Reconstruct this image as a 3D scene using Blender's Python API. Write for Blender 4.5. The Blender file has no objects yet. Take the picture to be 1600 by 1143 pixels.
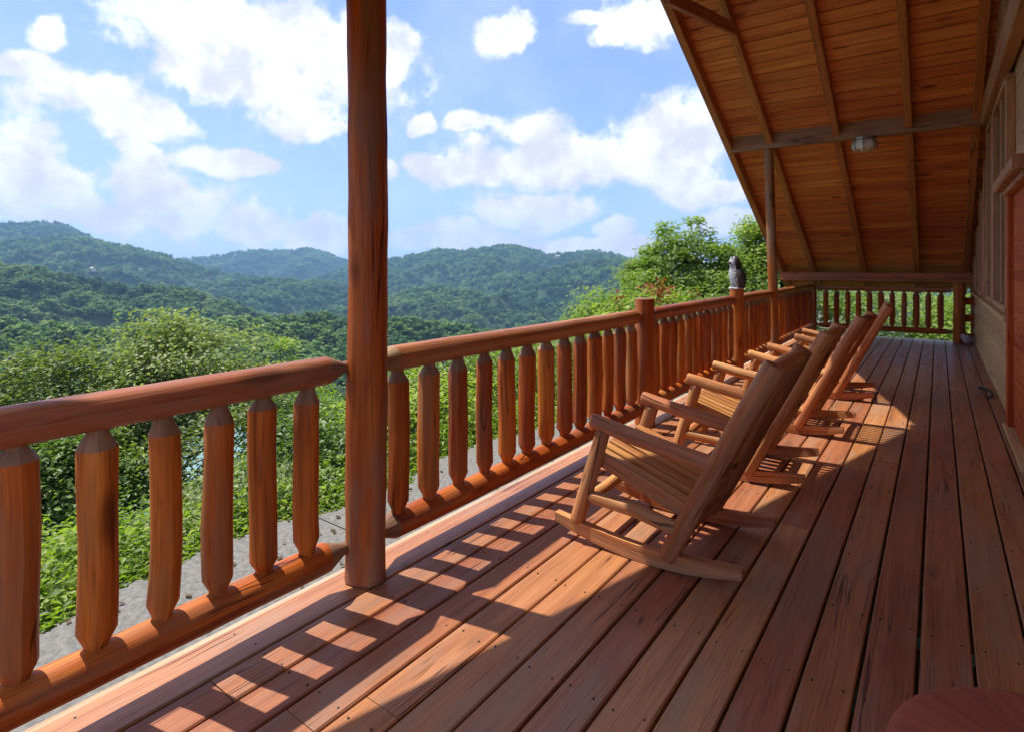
import bpy, math, random
import numpy as np
from mathutils import Vector, Matrix

scn = bpy.context.scene
COL = scn.collection
random.seed(7)
rng = np.random.default_rng(7)

# ------------------------------------------------------------------ camera, sky, sun, exposure
EYE = 1.35                       # eye height over the deck; x = across the deck, y = along it
YAW = math.radians(36.5)         # the lens looks left of the deck's axis
cam_d = bpy.data.cameras.new('camera')
cam = bpy.data.objects.new('camera', cam_d)
COL.objects.link(cam)
cam.location = (0, 0, EYE)
cam.rotation_euler = (math.radians(90), 0, YAW)
cam_d.sensor_width = 36
cam_d.lens = 900 / 1600 * 36
cam_d.shift_y = -157.5 / 1600
cam_d.clip_start = 0.05
cam_d.clip_end = 9000
scn.camera = cam

SUN_S = (0.492, 0.10)            # shadow shift per metre of height
SUN_EL = math.atan2(1, math.hypot(*SUN_S))
SUN_AZ = math.atan2(-SUN_S[0], -SUN_S[1])      # from +y towards +x
sun_d = bpy.data.lights.new('sun', 'SUN')
sun_d.energy = 2.0
sun_d.angle = math.radians(0.5)
sun_d.color = (1.0, 0.95, 0.87)
sun = bpy.data.objects.new('sun', sun_d)
COL.objects.link(sun)
sun.rotation_euler = Vector((SUN_S[0], SUN_S[1], -1)).to_track_quat('-Z', 'Y').to_euler()
sun.location = (-20, -5, 40)

scn.view_settings.view_transform = 'Standard'
scn.view_settings.look = 'None'
scn.view_settings.gamma = 1
scn.view_settings.use_curve_mapping = False
scn.view_settings.exposure = 1.74
scn.render.engine = 'CYCLES'
scn.cycles.use_denoising = True
scn.cycles.max_bounces = 8
scn.cycles.diffuse_bounces = 5
scn.cycles.glossy_bounces = 3
scn.cycles.transmission_bounces = 3
scn.cycles.volume_bounces = 0
scn.cycles.transparent_max_bounces = 8
scn.cycles.caustics_reflective = False
scn.cycles.caustics_refractive = False
scn.cycles.sample_clamp_indirect = 6

CY, SY = math.cos(YAW), math.sin(YAW)


def at_depth(u, v, d):
    """point seen at photograph pixel (u, v) at depth d metres"""
    lat = (u - 800) / 900 * d
    return Vector((CY * lat - SY * d, SY * lat + CY * d, EYE + (414 - v) / 900 * d))


class NT:
    """small helper for node trees"""
    def __init__(s, tree):
        s.t = tree
        s.n = tree.nodes
        s.l = tree.links

    def new(s, typ, **kw):
        n = s.n.new(typ)
        for k, v in kw.items():
            setattr(n, k, v)
        return n

    def link(s, a, b):
        s.l.new(a, b)

    def val(s, sock, v):
        if hasattr(v, 'is_output'):
            s.l.new(v, sock)
        else:
            sock.default_value = v

    def math(s, op, a, b=0.0, clamp=False):
        n = s.n.new('ShaderNodeMath')
        n.operation = op
        n.use_clamp = clamp
        s.val(n.inputs[0], a)
        s.val(n.inputs[1], b)
        return n.outputs[0]

    def vmath(s, op, a, b=(0, 0, 0), out=0):
        n = s.n.new('ShaderNodeVectorMath')
        n.operation = op
        s.val(n.inputs[0], a)
        s.val(n.inputs[1], b)
        return n.outputs[out]

    def mix(s, f, a, b, mode='MIX'):
        n = s.n.new('ShaderNodeMix')
        n.data_type = 'RGBA'
        n.blend_type = mode
        s.val(n.inputs[0], f)
        s.val(n.inputs[6], a if hasattr(a, 'is_output') else (*a, 1))
        s.val(n.inputs[7], b if hasattr(b, 'is_output') else (*b, 1))
        return n.outputs[2]

    def noise(s, vec, scale, detail=4, rough=0.55, dist=0.0):
        n = s.n.new('ShaderNodeTexNoise')
        s.l.new(vec, n.inputs['Vector'])
        n.inputs['Scale'].default_value = scale
        n.inputs['Detail'].default_value = detail
        n.inputs['Roughness'].default_value = rough
        n.inputs['Distortion'].default_value = dist
        return n.outputs[0]

    def ramp(s, f, lo, hi, a=0.0, b=1.0):
        n = s.n.new('ShaderNodeMapRange')
        n.interpolation_type = 'SMOOTHSTEP'
        s.val(n.inputs[0], f)
        n.inputs[1].default_value = lo
        n.inputs[2].default_value = hi
        n.inputs[3].default_value = a
        n.inputs[4].default_value = b
        return n.outputs[0]


# ------------------------------------------------------------------ sky with clouds
world = bpy.data.worlds.new('World')
scn.world = world
world.use_nodes = True
W = NT(world.node_tree)
W.n.clear()
w_out = W.new('ShaderNodeOutputWorld')
bg = W.new('ShaderNodeBackground')
bg.inputs['Strength'].default_value = 0.10
W.link(bg.outputs[0], w_out.inputs[0])
sky = W.new('ShaderNodeTexSky')
sky.sky_type = 'NISHITA'
sky.sun_disc = False
sky.sun_elevation = SUN_EL
sky.sun_rotation = SUN_AZ % (2 * math.pi)
sky.altitude = 300
sky.air_density = 1.0
sky.dust_density = 0.6
sky.ozone_density = 1.5
tc = W.new('ShaderNodeTexCoord')
sep = W.new('ShaderNodeSeparateXYZ')
W.link(tc.outputs['Generated'], sep.inputs[0])
az = W.math('ARCTAN2', sep.outputs[0], sep.outputs[1])
el = W.math('ARCSINE', sep.outputs[2])
ce = W.new('ShaderNodeCombineXYZ')
W.link(az, ce.inputs[0])
W.link(el, ce.inputs[1])
# cumulus heaps: (u, v, half width, half height) read off the photograph, turned into azimuth / elevation
HEAPS = [(430, 90, 215, 95), (300, 25, 110, 55), (480, 165, 75, 50), (590, 70, 55, 60), (330, 120, 70, 50), (30, 108, 60, 26),
         (120, 150, 110, 42), (230, 190, 100, 36), (50, 62, 40, 26), (30, 265, 110, 80), (90, 300, 60, 40), (375, 258, 84, 18),
         (245, 250, 36, 16), (270, 320, 120, 60), (390, 345, 90, 40), (480, 372, 80, 28), (110, 335, 140, 30), (785, 45, 54, 34),
         (1020, 25, 95, 40), (880, 250, 200, 42), (1050, 230, 130, 62), (730, 275, 70, 30), (820, 200, 60, 26), (650, 195, 22, 16),
         (740, 195, 46, 14), (655, 268, 30, 22), (830, 335, 110, 38), (700, 375, 130, 24), (955, 368, 46, 24), (1150, 340, 70, 26),
         (515, 195, 34, 14), (605, 272, 22, 16), (1120, 290, 120, 26), (900, 395, 160, 18), (930, 20, 40, 14)]
# sky all round, outside the view, with extra cloud heaps added as fill light
r2 = random.Random(5)
for k in range(64):
    a_ = r2.uniform(0.80, 5.48) - YAW
    e_ = r2.uniform(0.03, 1.15)
    if k > 52:                      # and overhead of the view
        a_, e_ = r2.uniform(-0.8, 0.8) - YAW, r2.uniform(0.62, 1.2)
    g_ = 1 / max(0.35, math.cos(e_))
    HEAPS.append(('dir', a_, e_, r2.uniform(0.12, 0.30) * g_, r2.uniform(0.06, 0.15)))
wn = W.new('ShaderNodeTexNoise')
W.link(tc.outputs['Generated'], wn.inputs['Vector'])
wn.inputs['Scale'].default_value = 6.5
wn.inputs['Detail'].default_value = 4
wv = W.vmath('MULTIPLY', W.vmath('SUBTRACT', wn.outputs['Color'], (0.5, 0.5, 0.5)), (0.17, 0.085, 0))
aze = W.vmath('ADD', ce.outputs[0], wv)
dmin = None
for h in HEAPS:
    if h[0] == 'dir':
        _, A, E, ra, re = h
        A = (A + math.pi) % (2 * math.pi) - math.pi
    else:
        u, v, ru, rv = h
        t, k = (u - 800) / 900, (414 - v) / 900
        x, y = CY * t - SY, SY * t + CY
        A, E = math.atan2(x, y), math.atan2(k, math.hypot(x, y))
        ra = ru / 900 / (1 + t * t)
        re = rv / 900 / math.hypot(1, t)
    d = W.vmath('SUBTRACT', aze, (A, E, 0))
    d = W.vmath('MULTIPLY', d, (1 / ra, 1 / re, 0))
    d = W.vmath('LENGTH', d, out=1)
    dmin = d if dmin is None else W.math('MINIMUM', dmin, d)
n_big = W.noise(tc.outputs['Generated'], 8.0, 8, 0.58, 0.15)
n_fine = W.noise(tc.outputs['Generated'], 34.0, 7, 0.62)
body = W.math('SUBTRACT', 1.16, dmin)
body = W.math('MULTIPLY', body, 0.95)
body = W.math('ADD', body, W.math('MULTIPLY', W.math('SUBTRACT', n_big, 0.5), 1.7))
body = W.math('ADD', body, W.math('MULTIPLY', W.math('SUBTRACT', n_fine, 0.5), 1.0))
cover = W.ramp(body, -0.02, 0.46)
thick = W.ramp(body, 0.1, 1.0)
n_sh = W.noise(W.vmath('ADD', tc.outputs['Generated'], (3.1, 1.7, 0.4)), 14.0, 6, 0.6)
pinkf = W.ramp(el, 0.45, 0.0)
white = W.mix(W.ramp(n_sh, 0.36, 0.66), (4.5, 4.5, 4.6), (2.62, 2.68, 2.92))
pink = W.mix(W.ramp(n_sh, 0.35, 0.65), (3.5, 3.3, 3.5), (2.95, 2.6, 2.8))
cloud = W.mix(W.math('MULTIPLY', pinkf, 0.75), white, pink)
blue = W.mix(W.ramp(el, 0.5, 0.0, 0.30, 0.55), W.mix(1.0, sky.outputs[0], (0.50, 0.53, 0.74), 'MULTIPLY'), (1.28, 1.82, 4.0))
veil = W.math('MULTIPLY', W.ramp(W.noise(tc.outputs['Generated'], 5.0, 6, 0.6), 0.35, 0.75), 0.28)
blue = W.mix(veil, blue, (3.0, 3.2, 4.3))
final = W.mix(W.math('MULTIPLY', cover, 0.95), blue, cloud)
W.link(final, bg.inputs['Color'])


# ------------------------------------------------------------------ materials
def new_mat(name):
    m = bpy.data.materials.new(name)
    m.use_nodes = True
    t = NT(m.node_tree)
    t.n.clear()
    out = t.new('ShaderNodeOutputMaterial')
    p = t.new('ShaderNodeBsdfPrincipled')
    t.link(p.outputs[0], out.inputs[0])
    return m, t, p, out


def wood(name, dark, mid, light, rough=0.42, weather=(0.2, 0.15, 0.11), wamt=0.35, bump=0.25, knots=0.5, across=26, along=1.1,
         vary=0.25, spec=0.5, coat=0.0, scuff=0.0, nails=False, checks=0.8, streak=0.55):
    m, t, p, out = new_mat(name)
    uv = t.new('ShaderNodeUVMap')
    info = t.new('ShaderNodeObjectInfo')
    off = t.new('ShaderNodeCombineXYZ')
    t.link(t.math('MULTIPLY', info.outputs['Random'], 37.0), off.inputs[0])
    t.link(t.math('MULTIPLY', info.outputs['Random'], 11.0), off.inputs[1])
    vec = t.vmath('ADD', uv.outputs[0], off.outputs[0])
    wob = t.noise(t.vmath('MULTIPLY', vec, (1.3, 4, 1)), 1.0, 3)
    wv = t.new('ShaderNodeCombineXYZ')
    t.link(t.math('MULTIPLY', t.math('SUBTRACT', wob, 0.5), 0.045), wv.inputs[1])
    gv = t.vmath('ADD', vec, wv.outputs[0])
    grain = t.noise(t.vmath('MULTIPLY', gv, (along, across, 1)), 1.0, 6, 0.65)
    fine = t.noise(t.vmath('MULTIPLY', gv, (along * 5, across * 6, 1)), 1.0, 4, 0.6)
    broad = t.noise(t.vmath('MULTIPLY', vec, (0.8, 3.0, 1)), 1.0, 4, 0.6)
    cl = t.new('ShaderNodeValToRGB')
    cl.color_ramp.elements[0].position = 0.385
    cl.color_ramp.elements[0].color = (*dark, 1)
    cl.color_ramp.elements[1].position = 0.63
    cl.color_ramp.elements[1].color = (*light, 1)
    e = cl.color_ramp.elements.new(0.5)
    e.color = (*mid, 1)
    mixf = t.math('ADD', t.math('MULTIPLY', grain, 0.62), t.math('MULTIPLY', broad, 0.38))
    t.link(mixf, cl.inputs[0])
    c = cl.outputs[0]
    c = t.mix(t.math('MULTIPLY', t.ramp(fine, 0.5, 0.68), 0.5), c, (dark[0] * 0.6, dark[1] * 0.55, dark[2] * 0.5))
    st = t.noise(t.vmath('MULTIPLY', t.vmath('ADD', gv, (3, 2, 0)), (0.45, across * 1.6, 1)), 1.0, 3, 0.6)
    c = t.mix(t.math('MULTIPLY', t.ramp(st, 0.57, 0.70), streak), c, (dark[0] * 0.5, dark[1] * 0.45, dark[2] * 0.4))
    if wamt:
        wz = t.noise(t.vmath('MULTIPLY', t.vmath('ADD', vec, (5, 9, 0)), (0.9, 5.0, 1)), 1.0, 5, 0.62)
        c = t.mix(t.math('MULTIPLY', t.ramp(wz, 0.46, 0.62), wamt), c, weather)
    if knots:
        vo = t.new('ShaderNodeTexVoronoi')
        vo.inputs['Scale'].default_value = 1.0
        t.link(t.vmath('MULTIPLY', gv, (1.8, 5.5, 1)), vo.inputs['Vector'])
        sc = t.new('ShaderNodeSeparateColor')
        t.link(vo.outputs['Color'], sc.inputs[0])
        pick = t.ramp(sc.outputs[0], 0.66, 0.70)
        kn = t.math('MULTIPLY', t.ramp(vo.outputs['Distance'], 0.24, 0.07), pick)
        c = t.mix(t.math('MULTIPLY', kn, knots), c, (dark[0] * 0.3, dark[1] * 0.3, dark[2] * 0.3))
    if checks:
        cn = t.noise(t.vmath('MULTIPLY', t.vmath('ADD', gv, (7, 4, 0)), (0.5, across * 0.8, 1)), 1.0, 2, 0.5)
        cm = t.noise(t.vmath('MULTIPLY', t.vmath('ADD', vec, (1, 8, 0)), (1.6, 5, 1)), 1.0, 3, 0.5)
        ck = t.math('MULTIPLY', t.ramp(t.math('ABSOLUTE', t.math('SUBTRACT', cn, 0.5)), 0.013, 0.003), t.ramp(cm, 0.52, 0.60))
        c = t.mix(t.math('MULTIPLY', ck, checks), c, (dark[0] * 0.18, dark[1] * 0.16, dark[2] * 0.15))
    if nails:
        vo = t.new('ShaderNodeTexVoronoi')
        vo.inputs['Scale'].default_value = 1.0
        t.link(t.vmath('MULTIPLY', vec, (4.0, 9.0, 1)), vo.inputs['Vector'])
        c = t.mix(t.math('MULTIPLY', t.ramp(vo.outputs['Distance'], 0.06, 0.035), 0.75), c, (0.02, 0.012, 0.01))
    if scuff:
        sn = t.noise(t.vmath('MULTIPLY', vec, (6, 14, 1)), 1.0, 6, 0.75)
        c = t.mix(t.math('MULTIPLY', t.ramp(sn, 0.62, 0.78), scuff), c, (0.45, 0.33, 0.24))
    hs = t.new('ShaderNodeHueSaturation')
    hs.inputs['Saturation'].default_value = 1.0
    t.link(t.math('ADD', t.math('MULTIPLY', info.outputs['Random'], vary * 2), 1.0 - vary), hs.inputs['Value'])
    t.link(t.math('ADD', t.math('MULTIPLY', info.outputs['Random'], 0.016), 0.492), hs.inputs['Hue'])
    t.link(c, hs.inputs['Color'])
    t.link(hs.outputs[0], p.inputs['Base Color'])
    t.link(t.math('ADD', t.math('ADD', t.math('MULTIPLY', broad, 0.35), t.math('MULTIPLY', fine, 0.25)), rough - 0.30), p.inputs['Roughness'])
    p.inputs['Specular IOR Level'].default_value = spec
    if coat:
        p.inputs['Coat Weight'].default_value = coat
        p.inputs['Coat Roughness'].default_value = 0.22
    b = t.new('ShaderNodeBump')
    b.inputs['Strength'].default_value = bump
    b.inputs['Distance'].default_value = 0.010
    hgt = t.math('ADD', t.math('MULTIPLY', grain, 0.6), t.math('MULTIPLY', fine, 0.4))
    if checks:
        hgt = t.math('SUBTRACT', hgt, t.math('MULTIPLY', ck, 0.8))
    t.link(hgt, b.inputs['Height'])
    t.link(b.outputs[0], p.inputs['Normal'])
    return m


M = {}
M['deck'] = wood('deck_stain', (0.29, 0.097, 0.034), (0.405, 0.150, 0.054), (0.49, 0.205, 0.080), 0.5, (0.33, 0.195, 0.125), 0.55, 0.6,
                 0.4, 22, 0.9, 0.16, 0.55, 0.12, 0.3, False, 0.8, 0.35)
M['log'] = wood('log_stain', (0.25, 0.050, 0.008), (0.47, 0.112, 0.015), (0.66, 0.21, 0.032), 0.55, (0.30, 0.15, 0.07), 0.6, 0.5, 0.75, 16, 0.9,
                0.2, 0.25, 0.0)
M['post'] = wood('post_wood', (0.25, 0.058, 0.010), (0.46, 0.125, 0.018), (0.62, 0.22, 0.04), 0.6, (0.27, 0.165, 0.10), 0.85, 0.6, 0.8, 13, 0.7,
                 0.05, 0.25, 0.0)
M['rim'] = wood('rim_wood', (0.36, 0.23, 0.14), (0.46, 0.32, 0.21), (0.55, 0.40, 0.28), 0.7, (0.4, 0.33, 0.26), 0.5, 0.4, 0.4, 18, 0.8, 0.1, 0.2)
M['cut'] = wood('cut_wood', (0.20, 0.105, 0.055), (0.29, 0.16, 0.09), (0.38, 0.235, 0.145), 0.65, (0.36, 0.26, 0.18), 0.3, 0.3, 0.0, 12, 1.5, 0.15, 0.2, checks=0.4, streak=0.2)
M['rail'] = wood('rail_stain', (0.21, 0.055, 0.019), (0.37, 0.105, 0.034), (0.50, 0.17, 0.058), 0.46, (0.33, 0.19, 0.11), 0.6, 0.5, 0.6, 14, 0.6,
                 0.1, 0.4, 0.08)
M['chair'] = wood('chair_wood', (0.29, 0.095, 0.032), (0.49, 0.185, 0.064), (0.64, 0.29, 0.115), 0.6, (0.42, 0.25, 0.13), 0.5, 0.5, 0.65, 13, 1.0, 0.14, 0.2)
M['slat'] = wood('chair_slat', (0.36, 0.14, 0.035), (0.52, 0.22, 0.058), (0.66, 0.32, 0.095), 0.42, (0.4, 0.27, 0.14), 0.2, 0.2, 0.2, 22, 1.0, 0.14)
M['ceiling'] = wood('ceiling_plank', (0.52, 0.145, 0.042), (0.77, 0.265, 0.082), (0.86, 0.38, 0.13), 0.5, (0.52, 0.2, 0.09), 0.3, 0.2, 0.9, 12, 0.7,
                    0.16, 0.35, checks=0.25, streak=0.15)
M['rafter'] = wood('rafter_wood', (0.30, 0.095, 0.034), (0.47, 0.165, 0.058), (0.58, 0.23, 0.085), 0.55, (0.32, 0.16, 0.08), 0.3, 0.2, 0.5, 14, 0.6, 0.1,
                   0.35)
M['beam'] = wood('beam_wood', (0.22, 0.12, 0.078), (0.33, 0.19, 0.125), (0.44, 0.27, 0.19), 0.6, (0.42, 0.17, 0.08), 0.5, 0.3, 0.4, 14, 0.6, 0.08, 0.3)
M['wall'] = wood('siding_wood', (0.42, 0.245, 0.10), (0.58, 0.36, 0.155), (0.70, 0.47, 0.225), 0.5, (0.5, 0.36, 0.19), 0.4, 0.25, 0.4, 14, 0.6, 0.14, 0.4)
M['trim'] = wood('trim_wood', (0.32, 0.15, 0.07), (0.46, 0.24, 0.115), (0.58, 0.33, 0.17), 0.55, (0.46, 0.31, 0.18), 0.3, 0.25, 0.3, 18, 0.8, 0.12, 0.3)
M['door'] = wood('door_wood', (0.32, 0.062, 0.012), (0.46, 0.10, 0.02), (0.56, 0.145, 0.03), 0.62, (0.4, 0.11, 0.04), 0.2, 0.15, 0.3, 18, 0.8, 0.08, 0.2)
M['table'] = wood('table_wood', (0.23, 0.05, 0.025), (0.31, 0.07, 0.035), (0.38, 0.095, 0.040), 0.72, (0.33, 0.1, 0.05), 0.3, 0.1, 0.0, 8, 0.8, 0.02, 0.2, checks=0.0, streak=0.2)


def simple(name, col, rough=0.5, metal=0.0, noise=0.0, scale=20, bump=0.0, spec=0.5):
    m, t, p, out = new_mat(name)
    tcn = t.new('ShaderNodeTexCoord')
    n = t.noise(tcn.outputs['Object'], scale, 6, 0.65)
    lo = tuple(c * (1 - noise) for c in col)
    hi = tuple(min(1, c * (1 + noise)) for c in col)
    t.link(t.mix(t.ramp(n, 0.3, 0.7), lo, hi), p.inputs['Base Color'])
    p.inputs['Roughness'].default_value = rough
    p.inputs['Metallic'].default_value = metal
    p.inputs['Specular IOR Level'].default_value = spec
    if bump:
        b = t.new('ShaderNodeBump')
        b.inputs['Strength'].default_value = bump
        b.inputs['Distance'].default_value = 0.02
        t.link(n, b.inputs['Height'])
        t.link(b.outputs[0], p.inputs['Normal'])
    return m


M['concrete'] = simple('concrete', (0.18, 0.172, 0.15), 0.9, 0, 0.28, 22, 0.8)
M['shingle'] = simple('roof_shingle', (0.09, 0.07, 0.06), 0.9, 0, 0.3, 8, 0.5)
M['metal'] = simple('aged_brass', (0.35, 0.3, 0.22), 0.4, 0.9, 0.2, 30)
M['dark'] = simple('dark_iron', (0.03, 0.028, 0.026), 0.6, 0.2, 0.3, 30)
M['owl_dark'] = simple('owl_dark_feather', (0.045, 0.038, 0.036), 0.55, 0, 0.6, 55, 0.7)
M['owl_pale'] = simple('owl_pale_feather', (0.42, 0.43, 0.46), 0.6, 0, 0.85, 40, 0.7)
M['owl_eye'] = simple('owl_eye', (0.12, 0.09, 0.03), 0.25, 0, 0.1, 8)
M['stone'] = simple('pale_stone', (0.45, 0.43, 0.41), 0.8, 0, 0.45, 30, 0.8)
M['teal'] = simple('teal_metal', (0.05, 0.19, 0.20), 0.55, 0.0, 0.12, 3)
M['housewall'] = simple('house_wall', (0.55, 0.52, 0.47), 0.8, 0, 0.1, 3)
M['bark'] = simple('bark', (0.085, 0.065, 0.05), 0.9, 0, 0.45, 9, 0.8)


def glass_mat():
    m, t, p, out = new_mat('window_glass')
    p.inputs['Base Color'].default_value = (0.10, 0.12, 0.10, 1)
    p.inputs['Roughness'].default_value = 0.06
    p.inputs['Specular IOR Level'].default_value = 0.8
    tcn = t.new('ShaderNodeTexCoord')
    b = t.new('ShaderNodeBump')
    b.inputs['Strength'].default_value = 0.03
    t.link(t.noise(tcn.outputs['Object'], 3, 2), b.inputs['Height'])
    t.link(b.outputs[0], p.inputs['Normal'])
    return m


def lamp_glass():
    m, t, p, out = new_mat('lamp_glass')
    p.inputs['Base Color'].default_value = (0.92, 0.93, 0.88, 1)
    p.inputs['Roughness'].default_value = 0.12
    p.inputs['Transmission Weight'].default_value = 0.2
    return m


M['glass'] = glass_mat()
M['lampglass'] = lamp_glass()


def leaf_mat(name, dark, mid, light, trans=0.3, rough=0.42, spec=0.5, lit_patches=0.0):
    """leaves: every leaf carries its own tint (attribute), every crown its own value"""
    m, t, p, out = new_mat(name)
    at = t.new('ShaderNodeAttribute')
    at.attribute_name = 'tint'
    info = t.new('ShaderNodeObjectInfo')
    cl = t.new('ShaderNodeValToRGB')
    cl.color_ramp.elements[0].position = 0.1
    cl.color_ramp.elements[0].color = (*dark, 1)
    cl.color_ramp.elements[1].position = 0.95
    cl.color_ramp.elements[1].color = (*light, 1)
    e = cl.color_ramp.elements.new(0.55)
    e.color = (*mid, 1)
    f = t.math('ADD', at.outputs['Fac'], t.math('MULTIPLY', t.math('SUBTRACT', info.outputs['Random'], 0.5), 0.45))
    if lit_patches:
        pn = t.noise(info.outputs['Location'], 0.011, 4, 0.6)  # broad tone drift in the colour, imitating sunlit and shaded hillsides
        f = t.math('ADD', f, t.math('MULTIPLY', t.math('SUBTRACT', pn, 0.5), lit_patches))
    t.link(f, cl.inputs[0])
    t.link(cl.outputs[0], p.inputs['Base Color'])
    p.inputs['Roughness'].default_value = rough
    p.inputs['Specular IOR Level'].default_value = spec
    tr = t.new('ShaderNodeBsdfTranslucent')
    t.link(t.mix(1.0, cl.outputs[0], (1.25, 1.5, 0.55), 'MULTIPLY'), tr.inputs['Color'])
    ms = t.new('ShaderNodeMixShader')
    ms.inputs[0].default_value = trans
    t.link(p.outputs[0], ms.inputs[1])
    t.link(tr.outputs[0], ms.inputs[2])
    t.link(ms.outputs[0], out.inputs[0])
    return m


M['leaf_oak'] = leaf_mat('leaf_oak', (0.10, 0.135, 0.035), (0.225, 0.265, 0.085), (0.38, 0.40, 0.18), 0.36, 0.5, 0.4)
M['leaf_bright'] = leaf_mat('leaf_bright', (0.11, 0.175, 0.024), (0.235, 0.325, 0.045), (0.38, 0.43, 0.09), 0.42, 0.5, 0.35)
M['leaf_deep'] = leaf_mat('leaf_deep', (0.065, 0.12, 0.024), (0.145, 0.215, 0.045), (0.27, 0.32, 0.085), 0.36, 0.45, 0.4)
M['leaf_forest'] = leaf_mat('leaf_forest', (0.034, 0.088, 0.026), (0.092, 0.18, 0.044), (0.24, 0.33, 0.07), 0.24, 0.65, 0.2, 1.8)
M['leaf_sumac'] = leaf_mat('leaf_sumac', (0.22, 0.05, 0.02), (0.36, 0.10, 0.04), (0.42, 0.18, 0.07), 0.3, 0.5, 0.3)


M['leaf_dry'] = leaf_mat('leaf_dry', (0.07, 0.045, 0.02), (0.13, 0.085, 0.035), (0.2, 0.15, 0.06), 0.15, 0.7, 0.2)


def terrain_mat():
    m, t, p, out = new_mat('forest_floor')
    g = t.new('ShaderNodeNewGeometry')
    a = t.noise(g.outputs['Position'], 0.05, 8, 0.7)
    b = t.noise(g.outputs['Position'], 1.2, 6, 0.7)
    c = t.mix(t.ramp(a, 0.35, 0.65), (0.024, 0.052, 0.016), (0.05, 0.085, 0.024))
    c = t.mix(t.math('MULTIPLY', t.ramp(b, 0.4, 0.7), 0.5), c, (0.06, 0.055, 0.03))
    t.link(c, p.inputs['Base Color'])
    p.inputs['Roughness'].default_value = 0.95
    p.inputs['Specular IOR Level'].default_value = 0.1
    bm = t.new('ShaderNodeBump')
    bm.inputs['Strength'].default_value = 0.6
    bm.inputs['Distance'].default_value = 0.4
    t.link(b, bm.inputs['Height'])
    t.link(bm.outputs[0], p.inputs['Normal'])
    return m


M['terrain'] = terrain_mat()


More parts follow.
